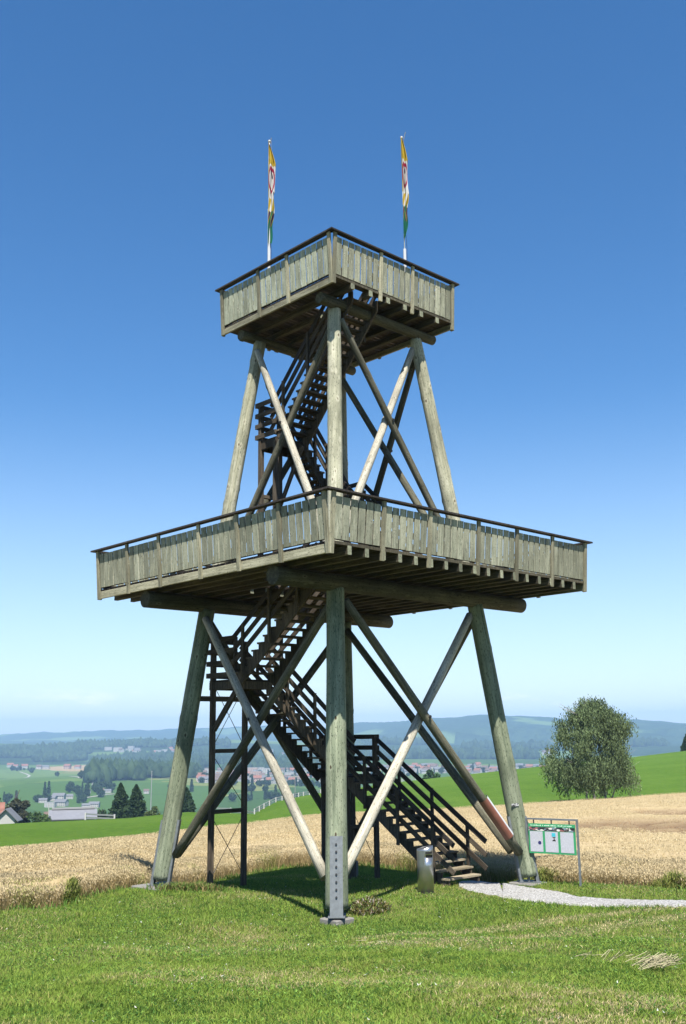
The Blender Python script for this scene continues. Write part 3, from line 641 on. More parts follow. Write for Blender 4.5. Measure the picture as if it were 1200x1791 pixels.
def print_mat(name, kind_):
    m, N, L, b = new_mat(name); v_ = N.new('ShaderNodeTexCoord').outputs['Object']; b.inputs['Roughness'].default_value = .35
    if kind_ == 'text':
        s_ = N.new('ShaderNodeSeparateXYZ'); L.new(v_, s_.inputs[0]); w = N.new('ShaderNodeTexWave'); w.wave_type = 'BANDS'; w.bands_direction = 'Z'; w.inputs['Scale'].default_value = 14; L.new(v_, w.inputs['Vector'])
        n_1 = noise(N, L, v_, 60, 2, .5, (1, 1, .3)); a_ = mrange(N, L, w.outputs['Fac'], .55, .8); b2 = mrange(N, L, n_1, .42, .5)
        mt = N.new('ShaderNodeMath'); mt.operation = 'MULTIPLY'; L.new(a_, mt.inputs[0]); L.new(b2, mt.inputs[1])
        m3 = N.new('ShaderNodeMath'); m3.operation = 'MULTIPLY'; L.new(mt.outputs[0], m3.inputs[0]); m3.inputs[1].default_value = .5
        L.new(mixc(N, L, m3.outputs[0], (.44, .45, .50), (.19, .19, .22)), b.inputs['Base Color'])
    else:
        vo_ = N.new('ShaderNodeTexVoronoi'); mpp = N.new('ShaderNodeMapping'); mpp.inputs['Scale'].default_value = (9, 1, 16); L.new(v_, mpp.inputs[0]); L.new(mpp.outputs[0], vo_.inputs['Vector']); vo_.inputs['Scale'].default_value = 1.6
        sc3 = N.new('ShaderNodeSeparateColor'); L.new(vo_.outputs['Color'], sc3.inputs[0])
        r0_ = ramp(N, L, sc3.outputs[0], [(0, (.02, .02, .025)), (.3, (.10, .08, .08)), (.45, (.6, .58, .55)), (.6, (.04, .05, .07)), (.75, (.25, .10, .10)), (.88, (.16, .22, .26)), (1, (.7, .7, .68))]); r0_.node.color_ramp.interpolation = 'CONSTANT'
        L.new(r0_, b.inputs['Base Color'])
    return m
M_GREEN = simple('board_green', (.035, .26, .11), .4); M_TXT = print_mat('printed_text', 'text'); M_PHO = print_mat('printed_photos', 'photo')
pz0, pz1 = HB - .085 - .73 * (HB / 1.6), HB - .085
px0, px1 = .05, LW - .05; pw_ = px1 - px0; ph_ = pz1 - pz0
bp = link('green_panel', MB().box(px0, px1, -.012, .004, pz0, pz1).mesh('green_panel', [M_GREEN]), e)
for x_ in (.12, .5, .88): link('hanger', MB().box(px0 + pw_ * x_ - .015, px0 + pw_ * x_ + .015, -.01, .0, pz1 + .001, HB).mesh('hanger', [M_STEELD]), e)
for i in range(3):
    a = px0 + pw_ * (.03 + .325 * i); link('text_sheet', MB().box(a, a + pw_ * .275, -.016, -.0125, pz0 + .04, pz0 + ph_ * .74).mesh('text_sheet', [M_TXT]), bp)
link('photo_strip', MB().box(px0 + .01, px1 - .01, -.016, -.0125, pz0 + ph_ * .76, pz0 + ph_ * .89).mesh('photo_strip', [M_PHO]), bp)
hd = MB(); rr_ = random.Random(3); x_ = px0 + .06
while x_ < px1 - .08:
    w_ = rr_.uniform(.012, .03); hd.box(x_, x_ + w_, -.0145, -.0125, pz0 + ph_ * .925, pz0 + ph_ * (.95 + rr_.uniform(0, .015))); x_ += w_ + rr_.uniform(.006, .014) * (1 if rr_.random() < .8 else 3)
o = link('headline_lettering', hd.mesh('headline_lettering', [simple('pale_lettering', (.55, .72, .60), .4)]), bp); o['kind'] = 'stuff'
M_NAVY = simple('navy_print', (.03, .03, .12), .4); M_CYAN = simple('cyan_print', (.05, .40, .50), .4); M_GREYP = simple('grey_print', (.45, .45, .45), .4)
def disc(nm, cx_, cz_, r, mt, ri=0):
    q = MB(); n = 20; v = [(cx_ + r * math.cos(2 * math.pi * i / n), -.0175, cz_ + r * math.sin(2 * math.pi * i / n)) for i in range(n)]
    if ri:
        v += [(cx_ + ri * math.cos(2 * math.pi * i / n), -.0175, cz_ + ri * math.sin(2 * math.pi * i / n)) for i in range(n)]; q.add(v, [(i, (i + 1) % n, n + (i + 1) % n, n + i) for i in range(n)])
    else: q.add(v, [tuple(range(n))])
    link(nm, q.mesh(nm, [mt]), bp)
disc('round_emblem', px0 + pw_ * .235, pz0 + ph_ * .36, .042, M_NAVY); disc('seal_ring', px0 + pw_ * .235, pz0 + ph_ * .62, .045, M_GREYP, .036)
link('printed_picture', MB().box(px0 + pw_ * .50, px0 + pw_ * .58, -.0185, -.0165, pz0 + ph_ * .58, pz0 + ph_ * .70).mesh('printed_picture', [M_CYAN]), bp)
link('printed_picture', MB().add([(px0 + pw_ * .505, -.0175, pz0 + ph_ * .565), (px0 + pw_ * .585, -.0175, pz0 + ph_ * .565), (px0 + pw_ * .55, -.0175, pz0 + ph_ * .51), (px0 + pw_ * .59, -.0175, pz0 + ph_ * .43), (px0 + pw_ * .50, -.0175, pz0 + ph_ * .43)], [(0, 2, 1), (2, 4, 3)]).mesh('printed_picture', [M_BLACK]), bp)
# gravel path
up_ = [(803, 1545), (812, 1543), (838, 1543), (870, 1546), (905, 1551), (945, 1557), (985, 1563), (1010, 1571), (1060, 1575), (1110, 1577), (1200, 1578), (1330, 1578)]
lo_ = [(800, 1552), (822, 1560), (850, 1567), (885, 1573), (925, 1578), (960, 1581), (1005, 1586), (1060, 1587), (1110, 1587), (1200, 1587), (1330, 1589)]
pu = [ground_hit(*q_)[:2] for q_ in up_]; plw = [ground_hit(*q_)[:2] for q_ in lo_]
def dens(pts, n):
    pts = np.array(pts); s = np.r_[0, np.cumsum(np.linalg.norm(np.diff(pts, axis=0), axis=1))]; q = np.linspace(0, s[-1], n); return np.stack([np.interp(q, s, pts[:, k]) for k in (0, 1)], -1)
PU, PL_ = dens(pu, 90), dens(plw, 90)
pxs = np.linspace(803, 1330, 90); uy = np.interp(pxs, [q_[0] for q_ in up_], [q_[1] for q_ in up_]); ly = np.interp(pxs, [q_[0] for q_ in lo_], [q_[1] for q_ in lo_])
ly = ly + .7 * np.sin(pxs * .31) + .5 * np.sin(pxs * .83); uy = uy + .4 * np.sin(pxs * .41) + .3 * np.sin(pxs * .97)
PU = np.array([ground_hit(a_, b_)[:2] for a_, b_ in zip(pxs, uy)]); PL_ = np.array([ground_hit(a_, b_)[:2] for a_, b_ in zip(pxs, ly)])
G = PU[None] + (PL_ - PU)[None] * np.linspace(0, 1, 14)[:, None, None]; Zg = gz(G[..., 0].ravel(), G[..., 1].ravel()).reshape(G.shape[:2]) + .02
Zg += .03; Zg[0] -= .08; Zg[-1] -= .08
m, N, L, b = new_mat('gravel'); P = N.new('ShaderNodeNewGeometry').outputs['Position']
vo = N.new('ShaderNodeTexVoronoi'); vo.inputs['Scale'].default_value = 34; L.new(P, vo.inputs['Vector']); sc3 = N.new('ShaderNodeSeparateColor'); L.new(vo.outputs['Color'], sc3.inputs[0])
n1 = noise(N, L, P, 1.3, 4); c = ramp(N, L, sc3.outputs[0], [(0, (.20, .195, .185)), (.5, (.30, .295, .285)), (1, (.42, .415, .405))]); c = mixc(N, L, mrange(N, L, n1, .5, .75, 0, .5), c, (.30, .28, .25))
L.new(c, b.inputs['Base Color']); b.inputs['Roughness'].default_value = 1; bump(N, L, b, vo.outputs['Distance'], .03); M_GRAVEL = m
idx = np.arange(14 * 90).reshape(14, 90); F_ = np.stack([idx[:-1, :-1], idx[1:, :-1], idx[1:, 1:], idx[:-1, 1:]], -1).reshape(-1, 4)
tag(link('gravel_path', mesh('gravel_path', np.dstack([G, Zg[..., None]]).reshape(-1, 3), F_, [M_GRAVEL], smooth=True)), kind='structure')
POLY = np.vstack([PU, PL_[::-1]])
def inpoly(x, y, poly):
    ins = np.zeros(len(x), bool); n = len(poly); j = n - 1
    for i in range(n):
        xi, yi, xj, yj = *poly[i], *poly[j]
        c_ = ((yi > y) != (yj > y)) & (x < (xj - xi) * (y - yi) / (yj - yi + 1e-12) + xi); ins ^= c_; j = i
    return ins
def excluded(x, y):
    ex = inpoly(x, y, POLY)
    for su, sv in CORN:
        c_ = TW(su * 3.13, sv * 3.13); d_ = np.stack([x - c_[0], y - c_[1]], -1); w_ = {(-1, 1): .50, (-1, -1): .13}.get((su, sv), .2)
        ex |= (np.abs(d_ @ U3[:2]) < w_) & (np.abs(d_ @ V3[:2]) < w_)
    return ex
exec_grass = True
# ------------------------------------------------------------------ blades: grass, wheat
def leaf_mat(name, trans=.3):
    m, N, L, b = new_mat(name); at = N.new('ShaderNodeAttribute'); at.attribute_name = 'tint'; L.new(at.outputs['Color'], b.inputs['Base Color'])
    b.inputs['Roughness'].default_value = .75; b.inputs['Specular IOR Level'].default_value = .15
    if trans:
        tr = N.new('ShaderNodeBsdfTranslucent'); L.new(at.outputs['Color'], tr.inputs['Color']); ms = N.new('ShaderNodeMixShader'); ms.inputs[0].default_value = trans
        L.new(b.outputs[0], ms.inputs[1]); L.new(tr.outputs[0], ms.inputs[2]); L.new(ms.outputs[0], N['Material Output'].inputs['Surface'])
    return m
M_GRASSB = leaf_mat('grass_blades', .3); M_WHEATB = leaf_mat('wheat_blades', .2)
def vnoise(x, y, s, seed=0):
    r = np.random.default_rng(seed); tb = r.random((256, 256)); X, Y = x * s, y * s; xi, yi = np.floor(X).astype(int), np.floor(Y).astype(int); fx, fy = X - xi, Y - yi
    fx, fy = fx * fx * (3 - 2 * fx), fy * fy * (3 - 2 * fy); g_ = lambda a, b_: tb[a % 256, b_ % 256]
    return (g_(xi, yi) * (1 - fx) + g_(xi + 1, yi) * fx) * (1 - fy) + (g_(xi, yi + 1) * (1 - fx) + g_(xi + 1, yi + 1) * fx) * fy
def blades(name, x, y, z, h, w, lean, col, mat, head=None, simple_=False):
    """each blade: a quad and a tip triangle (4+1 verts)"""
    n = len(x); az = rng.uniform(0, 2 * np.pi, n); la = rng.uniform(0, 2 * np.pi, n); dx, dy = np.cos(az) * w / 2, np.sin(az) * w / 2
    lx, ly = np.cos(la) * lean * h, np.sin(la) * lean * h; base = np.stack([x, y, z], -1)
    mid = base + np.stack([lx * .35, ly * .35, h * .55], -1); tip = base + np.stack([lx, ly, h * (1 - .25 * lean)], -1); d = np.stack([dx, dy, 0 * dx], -1)
    V_ = np.stack([base - d, base + d, mid + d * .8, mid - d * .8, tip], 1).reshape(-1, 3); o = (np.arange(n) * 5)[:, None]
    tri = np.concatenate([o + [0, 1, 2], o + [0, 2, 3], o + [3, 2, 4]], 0)
    C_ = np.repeat(col, 5, 0)
    if simple_:
        V_ = np.stack([base - d, base + d, tip], 1).reshape(-1, 3); o = (np.arange(n) * 3)[:, None]; tri = o + [0, 1, 2]; C_ = np.repeat(col, 3, 0)
    if head is not None:
        hw, hl, hc = head; k = len(V_); dh = np.stack([-dy, dx, 0 * dx], -1) / (w[:, None] / 2 + 1e-9) * hw / 2; up = np.stack([lx * .25, ly * .25, 0 * h - 0], -1) / np.maximum(h[:, None], .1) * hl
        drop = np.stack([np.cos(la), np.sin(la), -.3 + 0 * la], -1) * hl * .6
        H_ = np.stack([tip - dh, tip + dh, tip + drop + np.array([0, 0, .01]), tip + np.array([0, 0, hl * .35])], 1).reshape(-1, 3); o2 = k + (np.arange(n) * 4)[:, None]
        tri = np.concatenate([tri, o2 + [0, 1, 2], o2 + [0, 3, 1]], 0); V_ = np.concatenate([V_, H_]); C_ = np.concatenate([C_, np.repeat(hc, 4, 0)])
    me = mesh(name, V_, tri, [mat]); ca = me.color_attributes.new('tint', 'FLOAT_COLOR', 'POINT'); ca.data.foreach_set('color', np.c_[C_, np.ones(len(C_))].astype(np.float32).ravel())
    return me
def sector(n, rlo, rhi, px_a=-90, px_b=1290):
    th = rng.uniform(theta(px_a), theta(px_b), n); r = np.sqrt(rng.uniform(0, 1, n) * (rhi ** 2 - rlo ** 2) + rlo ** 2); return r * np.sin(th), r * np.cos(th), th, r
# lawn grass
def track(x, y):                                            # two dry wheel tracks curving across the lawn
    a = ground_hit(640, 1655); b_ = ground_hit(1000, 1632); c_ = ground_hit(1240, 1600)
    d = np.full(len(x), 9.)
    for off in (0, 1.05):
        for p_, q_ in ((a, b_), (b_, c_)):
            p2, q2 = np.array([p_[0], p_[1] + off]), np.array([q_[0], q_[1] + off]); e_ = q2 - p2; tt = np.clip(((x - p2[0]) * e_[0] + (y - p2[1]) * e_[1]) / (e_ @ e_), 0, 1)
            d = np.minimum(d, np.hypot(x - p2[0] - tt * e_[0], y - p2[1] - tt * e_[1]) + (0 if off == 0 else .05))
    return d
def grass(name, n, rlo, rhi, wmul, simple_=False):
    x, y, th, r = sector(n, rlo, rhi); k = (r < T_W0(th) + .15) & ~excluded(x, y)
    x, y, th, r = x[k], y[k], th[k], r[k]
    tr = track(x, y) + rng.normal(0, .05, len(x)); dry = np.clip(1.7 - tr / .2, 0, 1)
    n1, n2, n3 = vnoise(x, y, .45, 1), vnoise(x, y, 1.7, 2), vnoise(x, y, 5.5, 3)
    far = np.clip((r - 17.5) / 4, 0, 1)
    dry = np.clip(dry * (.75 + .8 * n2) + np.clip((n1 - .50) * 2.2, 0, .5) * np.clip((n3 - .2) * 1.5, 0, 1) * (1 - .6 * far), 0, 1)
    keep = rng.random(len(x)) > dry * .15; 
    (x, y, th, r, dry, n1, n2, n3, far) = [q_[keep] for q_ in (x, y, th, r, dry, n1, n2, n3, far)]
    n = len(x); h = (.030 + .028 * n3 + .05 * rng.random(n) ** 4 + .025 * np.clip(n2 - .45, 0, 1) * 2 + .02 * far) * (1 - .45 * dry)
    w = wmul * rng.uniform(.7, 1.35, n); rr_ = rng.random((n, 1))
    g1_, g2_, g3_ = np.array([.125, .21, .027]), np.array([.25, .335, .06]), np.array([.04, .10, .018])
    col = g1_ + (g2_ - g1_) * (np.clip(n2 * .6 + n3 * .5 - .05, 0, 1)[:, None] * .6 + rr_ * .4); dk = rng.random((n, 1)) < np.clip(.12 + 1.5 * (n3[:, None] - .55) + .15 * (n1[:, None] < .4), .08, .62); col = np.where(dk, g3_ + (g1_ - g3_) * rng.random((n, 1)) * .5, col)
    yel = (rng.random((n, 1)) < np.clip(.06 + .9 * (n1[:, None] * .6 + n2[:, None] * .4 - .42), .03, .5)); col = np.where(yel, np.array([.27, .27, .08]) * (.8 + .4 * rr_), col)
    drym = rng.random((n, 1)) < dry[:, None]; col = np.where(drym, np.array([.52, .43, .24]) * (.6 + .6 * rr_), col)
    col = col * rng.uniform(.8, 1.15, (n, 1)); z = gz(x, y) - .01
    o = link(name, blades(name, x, y, z, h, w, rng.uniform(.1, 1.2, n), col, M_GRASSB, simple_=simple_)); return o
o = grass('grass', 330000, 7.5, 16, .0085); tag(o, 'short mown green lawn grass with yellow blades in the foreground', 'grass', kind='stuff')
o = grass('grass', 450000, 16, 39, .017, True); tag(o, 'lawn grass around and under the tower legs', 'grass', kind='stuff')
x, y, th, r = sector(120000, 7.5, 30); k = (r < T_W0(th)) & ~excluded(x, y) & (vnoise(x, y, 1.3, 41) * .6 + vnoise(x, y, 4.2, 42) * .4 > .47); x, y = x[k], y[k]; n = len(x)
cc = np.where(rng.random((n, 1)) < .55, np.array([.045, .11, .022]), np.array([.16, .27, .05])) * rng.uniform(.7, 1.25, (n, 1)); cc = np.where(rng.random((n, 1)) < .012, np.array([.6, .6, .55]), cc)
o = link('clover', blades('clover', x, y, gz(x, y) + rng.uniform(.0, .05, n), rng.uniform(.018, .034, n), rng.uniform(.016, .03, n), rng.uniform(.9, 1.9, n), cc, M_GRASSB, simple_=True)); tag(o, 'low clover leaves mixed through the lawn grass', 'clover', kind='stuff')
# taller clovery weeds at the rim of the crop and pad edges
x, y, th, r = sector(95000, 21.5, 39); dW = T_W0(th) - r; k = (np.abs(dW - .15) < .55 + .3 * vnoise(x, y, 1.2, 9)) & ~excluded(x, y) & (rng.random(len(x)) < .25 + .8 * vnoise(x, y, .8, 5)); x, y = x[k], y[k]
n = len(x); cc = np.array([.08, .17, .025]) + rng.random((n, 1)) * np.array([.07, .10, .03]); o = link('tall_grass', blades('tall_grass', x, y, gz(x, y) - .01, rng.uniform(.12, .30, n), rng.uniform(.012, .024, n), rng.uniform(.2, .8, n), cc, M_GRASSB)); tag(o, 'taller green weeds growing along the edge of the wheat', 'weeds', kind='stuff')
# wheat: standing crop
m, N, L, b = new_mat('wheat_mass'); P = N.new('ShaderNodeNewGeometry').outputs['Position']; n1 = noise(N, L, P, 13, 5, .8, (1.3, .7, .35)); n2 = noise(N, L, P, .35, 4, .6); n3 = noise(N, L, P, .9, 4, .65, (.35, 1, 1))
c = ramp(N, L, n1, [(.28, (.24, .17, .085)), (.5, (.37, .295, .165)), (.75, (.48, .395, .25))]); c = mixc(N, L, mrange(N, L, n2, .52, .75, 0, .35), c, (.34, .22, .11)); c = mixc(N, L, mrange(N, L, n3, .45, .7, 0, .35), c, (.52, .41, .27)); lat = N.new('ShaderNodeAttribute'); lat.attribute_name = 'lodged'; c = mixc(N, L, lat.outputs['Fac'], c, (.17, .115, .07))
L.new(c, b.inputs['Base Color']); b.inputs['Roughness'].default_value = 1; b.inputs['Specular IOR Level'].default_value = .05; bump(N, L, b, n1, .05); M_WMASS = m
TT = TH[(TH > math.radians(-40)) & (TH < math.radians(40))]
lo, hi = T_W0(TT) + .30, T_W1(TT); rows = np.r_[0, 0.0001, np.linspace(.004, 1, 150)]; R = lo[None] + (hi - lo)[None] * rows[:, None]; X, Y = R * np.sin(TT)[None], R * np.cos(TT)[None]
flat = np.zeros(X.shape)
def lodged(x, y):                                         # patches beaten flat by rain on the right
    z_ = np.zeros(np.shape(x))
    for (px_, py_, rx, ry) in ((1155, 1441, 3.0, 4.2), (1050, 1443, 2.4, 2.2), (1195, 1420, 2.4, 3.), (1100, 1437, 3., 2.)):
        s_ = slope(px_, py_); dd = (EYE - (-.6)) / s_; t_ = theta(px_, py_)
        for _ in range(12):
            dd = (EYE - g1(dd * math.sin(t_), dd * math.cos(t_)) - CROP * .8) / s_
        cx_, cy_ = dd * math.sin(t_), dd * math.cos(t_); e_ = ((x - cx_) / rx) ** 2 + ((y - cy_) / (ry * 1.5)) ** 2; z_ = np.maximum(z_, np.clip(1.6 - e_, 0, 1))
    return z_ * (.4 + .6 * vnoise(np.asarray(x), np.asarray(y), 1.5, 12))
LD = lodged(X, Y)
Z = gz(X.ravel(), Y.ravel()).reshape(X.shape) + (CROP - .10) * (1 - .55 * LD) + .05 * (vnoise(X, Y, 1.1, 4) - .5) + .05 * (vnoise(X, Y, 4., 6) - .5) + .015 * rng.random(X.shape)
Z[0] = gz(X[0], Y[0]); Z[1] = Z[2] * .7 + .3 * Z[0]
nt = len(TT); i, j = np.meshgrid(np.arange(len(rows) - 1), np.arange(nt - 1), indexing='ij'); a = (i * nt + j).ravel(); F_ = np.stack([a, a + 1, a + nt + 1, a + nt], -1)[:, ::-1]
me = mesh('wheat_crop', np.stack([X, Y, Z], -1).reshape(-1, 3), F_, [M_WMASS], smooth=True); la_ = me.attributes.new('lodged', 'FLOAT', 'POINT'); la_.data.foreach_set('value', np.clip(LD * 1.1, 0, 1).ravel().astype(np.float32))
o = link('wheat_crop', me); tag(o, 'dense ripe wheat crop filling the field behind the tower', 'wheat', kind='stuff')
def wheat(name, n, f0, f1, wstem, whead, full):
    th = rng.uniform(theta(-120), theta(1320), n); W0_, W1_ = T_W0(th), T_W1(th); q_ = rng.random(n); r = W0_ + f0 + (np.minimum(W0_ + f1, W1_) - W0_ - f0) * q_
    if not full: r = W0_ + (W1_ - W0_) * (f0 + (f1 - f0) * q_ ** .8)
    x, y = r * np.sin(th), r * np.cos(th); ld = lodged(x, y); z = gz(x, y); edge = np.clip((r - W0_) / .9, 0, 1)
    hh_ = CROP * (1 - np.abs(rng.normal(0, .13, n)) * (1 + 1.2 * (1 - edge))) * 1.05 * (1 - .6 * ld) * (.82 + .18 * edge) * (.9 + .2 * vnoise(x, y, .9, 21))
    cv = vnoise(x, y, .6, 31); rr_ = rng.random((n, 1))
    stem = np.array([.42, .32, .155]) * (.6 + .8 * rr_); gr = (vnoise(x, y, .55, 33) > .66) & (edge < 1.) & (rng.random(n) < .55); stem = np.where(gr[:, None], np.array([.20, .23, .05]) * (.7 + .6 * rr_), stem)
    hc = np.array([.475, .39, .235]) * (.78 + .36 * rng.random((n, 1))) * (.88 + .24 * cv[:, None]); hc = np.where(ld[:, None] > .35, np.array([.27, .17, .09]) * (.5 + .9 * rr_), hc); hc = np.where((gr & (rng.random(n) < .6))[:, None], np.array([.30, .31, .10]), hc)
    if full: zb, h = z, hh_
    else: zb, h = z + np.maximum(hh_ - .2, 0), np.full(n, .2)
    o = link(name, blades(name, x, y, zb, h, np.full(n, wstem), rng.uniform(.05, .5, n) + ld * .8, stem, M_WHEATB, (whead, .11, hc), simple_=not full)); return o
o = wheat('wheat_stalks', 150000, -.2, 2.4, .009, .015, True); tag(o, 'ripe golden wheat stalks standing along the near edge of the field', 'wheat', kind='stuff')
o = wheat('wheat_ears', 260000, .0, 1.0, .010, .022, False); tag(o, 'ripe wheat ears over the top of the field', 'wheat', kind='stuff')
# straw lying on the lawn at the right, a dead straw wisp and the dry weed by the near leg
def straw(name, cx_, cy_, rx, ry, n, ln, seed, ang0=None, tilt=.04):
    r = np.random.default_rng(seed); q = MB()
    for k in range(n):
        x_, y_ = cx_ + r.normal(0, rx), cy_ + r.normal(0, ry); a = (ang0 if ang0 is not None else 0) + r.normal(0, .5 if ang0 is not None else 2); l_ = ln * r.uniform(.5, 1.2); z_ = g1(x_, y_) + .05 + r.uniform(0, .05)
        q.tube((x_ - math.cos(a) * l_ / 2, y_ - math.sin(a) * l_ / 2, z_ + tilt * r.uniform(.5, 1.1)), (x_ + math.cos(a) * l_ / 2, y_ + math.sin(a) * l_ / 2, z_ + r.uniform(-.03, .05)), .0042, n=3, cap=False)
    return link(name, q.mesh(name, [M_STRAW]))
M_STRAW = simple('dry_straw', (.30, .27, .16), .8, 0, 20, .2)
h_ = ground_hit(1150, 1700); o = straw('straw', h_[0], h_[1], .11, .15, 75, .32, 5, 2.75, .14); tag(o, 'bunch of pale dry straw lying on the grass at the right edge', 'straw', kind='stuff')
h_ = ground_hit(1060, 1690); o = straw('straw', h_[0], h_[1], .26, .16, 16, .2, 6, 2.7, .12); tag(o, 'few loose straws scattered left of the straw bunch', 'straw', kind='stuff')
h_ = ground_hit(668, 1660); o = straw('straw', h_[0], h_[1], .4, .06, 14, .16, 9); tag(o, 'pale straw lying in the start of the dry wheel track', 'straw', kind='stuff')
c_ = ground_hit(645, 1597); n = 5200; ang_ = rng.uniform(0, 6.28, n); rad = rng.random(n) ** .6 * .40; x, y = c_[0] + rad * np.cos(ang_) * 1.15, c_[1] + .1 + rad * np.sin(ang_)
hz = (1 - (rad / .42) ** 2) * .26; zz = gz(x, y) + hz * rng.uniform(0, 1, n); cc = np.where(rng.random((n, 1)) < .5, np.array([.20, .16, .06]), np.array([.14, .20, .05])) * rng.uniform(.5, 1.4, (n, 1)); cc = np.where(rng.random((n, 1)) < .10, np.array([.55, .46, .42]), cc)
o = link('weed_clump', blades('weed_clump', x, y, zz, rng.uniform(.04, .10, n), rng.uniform(.015, .03, n), rng.uniform(.5, 1.3, n), cc, M_GRASSB)); tag(o, 'low brownish flowering weed clump right of the nearest leg', 'weed')
c_ = TW(-2.75, 2.35); n = 2200; x, y = c_[0] + rng.normal(.0, .35, n), c_[1] - .25 + rng.normal(0, .14, n)
cc = np.where(rng.random((n, 1)) < .4, np.array([.24, .19, .08]), np.array([.12, .20, .04])) * rng.uniform(.6, 1.3, (n, 1))
o = link('weed_clump', blades('weed_clump', x, y, gz(x, y), rng.uniform(.08, .24, n), rng.uniform(.014, .026, n), rng.uniform(.3, 1.1, n), cc, M_GRASSB)); tag(o, 'brownish green weeds growing in front of the left footing pad', 'weed')
for (px_, py_, w_, hh2, n, lb) in [(126, 1556, .22, .75, 900, 'green weed sprig standing in the wheat edge at the left'), (955, 1545, .8, .62, 1500, 'yellow green weeds in the wheat edge behind the information board'), (1185, 1543, .7, .7, 1500, 'yellow green weeds in the wheat edge at the right edge of the picture')]:
    h_ = ground_hit(px_, py_, 60); k_ = (float(T_W0(theta(px_))) - .1) / math.hypot(h_[0], h_[1]); x, y = h_[0] * k_ + rng.normal(0, w_ * .5, n), h_[1] * k_ + rng.normal(0, .15, n)
    q_ = rng.random(n); cc = np.array([.10, .14, .03]) + rng.random((n, 1)) * np.array([.16, .13, .04])
    o = link('weed_clump', blades('weed_clump', x, y, gz(x, y) + q_ * hh2 * .8 * np.exp(-((x - h_[0] * k_) / (w_ * .8)) ** 2), rng.uniform(.08, .2, n), rng.uniform(.012, .025, n), rng.uniform(.3, 1.2, n), cc, M_GRASSB)); tag(o, lb, 'weed')

# ------------------------------------------------------------------ trees
M_LEAF = leaf_mat('tree_leaves', .25); M_BARK = wood('bark', (.06, .05, .04), (.11, .095, .08), (.17, .15, .13)); M_BIRCHB = wood('birch_bark', (.20, .18, .16), (.42, .40, .37), (.58, .56, .53), knots=.2)
def leaf_cloud(name, P_, size, cols, flat=.0, droop=False):
    n = len(P_); a = rng.normal(size=(n, 3)); a /= np.linalg.norm(a, axis=1)[:, None]; b_ = rng.normal(size=(n, 3)); b_ -= (b_ * a).sum(1)[:, None] * a; b_ /= np.linalg.norm(b_, axis=1)[:, None]
    if droop: a = a * np.array([.5, .5, 1]); a[:, 2] = -np.abs(a[:, 2]) - .4; a /= np.linalg.norm(a, axis=1)[:, None]
    s = size[:, None]; V_ = np.stack([P_ - a * s - b_ * s * .15, P_ + b_ * s * .6, P_ + a * s, P_ - b_ * s * .6], 1).reshape(-1, 3); F_ = np.arange(4 * n).reshape(n, 4)
    me = mesh(name, V_, F_, [M_LEAF]); ca = me.color_attributes.new('tint', 'FLOAT_COLOR', 'POINT'); C_ = np.repeat(cols, 4, 0); ca.data.foreach_set('color', np.c_[C_, np.ones(len(C_))].astype(np.float32).ravel()); return me
def limbs(h, spread, r0, seed, mat, up=.8, nb=7, fork=.3):
    r = random.Random(seed); q = MB(); z = 0; p = Vector((0, 0, -.3)); pts = [p]
    for k in range(6): p = Vector((p.x + r.uniform(-.03, .03) * h, p.y + r.uniform(-.03, .03) * h, h * up * (k + 1) / 6)); pts.append(p)
    for k in range(6): q.tube(pts[k], pts[k + 1], r0 * (1 - k / 7), r0 * (1 - (k + 1) / 7), n=7, cap=False)
    for k in range(nb):
        a = r.uniform(0, 6.28); i = r.randint(1, 5); s = pts[i]; e_ = s + Vector((math.cos(a) * spread * r.uniform(.5, .8), math.sin(a) * spread * r.uniform(.5, .8), h * r.uniform(.12, .3))); m_ = (s + e_) / 2 + Vector((0, 0, h * .03))
        q.tube(s, m_, r0 * .4, r0 * .25, n=5, cap=False); q.tube(m_, e_, r0 * .25, r0 * .08, n=5, cap=False)
    return q.mesh('trunk', [mat], True)
def tree(name, label, pos, h, wid, kind_='round', n=6000, c1=(.03, .065, .018), c2=(.075, .13, .035), seed=1, leaf=.25, group=None, cat='tree'):
    global rng
    r = np.random.default_rng(seed); e = empty(name, tuple(pos)); tag(e, label, cat, group)
    if kind_ == 'conifer':
        t_ = r.random(n) ** .75; rad = wid / 2 * (1 - t_ ** 2.0) ** .75 * (.7 + .3 * np.abs(np.sin(t_ * h * 1.1 + np.sin(t_ * 31)))) * r.uniform(.5, 1.05, n); a = r.uniform(0, 6.28, n); rad *= 1 + .2 * np.sin(3 * a + t_ * 9)
        P_ = np.stack([rad * np.cos(a), rad * np.sin(a), h * (.04 + .96 * t_) - rad * .25], -1); out = rad / (wid / 2)
    else:
        nc = 34; cx_ = r.normal(size=(nc, 3)); cx_ /= np.linalg.norm(cx_, axis=1)[:, None]; cx_ *= (r.random((nc, 1)) ** .5) * .82; zc_ = .60 if kind_ == 'round' else .52
        cen = cx_ * np.array([wid / 2, wid / 2, h * (1 - zc_) * .92]) + np.array([0, 0, h * zc_]); cen[:, 2] = np.clip(cen[:, 2], h * .12, h * .93)
        rs = r.uniform(.13, .24, nc) * wid; i_ = r.integers(0, nc, n); d_ = r.normal(size=(n, 3)); d_ /= np.linalg.norm(d_, axis=1)[:, None]; rr_ = r.random((n, 1)) ** .35
        P_ = cen[i_] + d_ * rr_ * rs[i_][:, None] * np.array([1, 1, .75]); P_[:, 2] = np.clip(P_[:, 2], h * .05, h); out = None
    br = r.random((n, 1)) * .7 + .3 * vnoise(P_[:, 0] * 2 + 50, P_[:, 2] * 2 + 50, .6, seed)[:, None]; col = np.array(c1) + (np.array(c2) - np.array(c1)) * br
    link('crown', leaf_cloud('crown', P_, r.uniform(.6, 1.3, n) * leaf, col), e); link('trunk', limbs(h, wid * .35, max(.08, h * .022), seed, M_BARK), e)
    return e
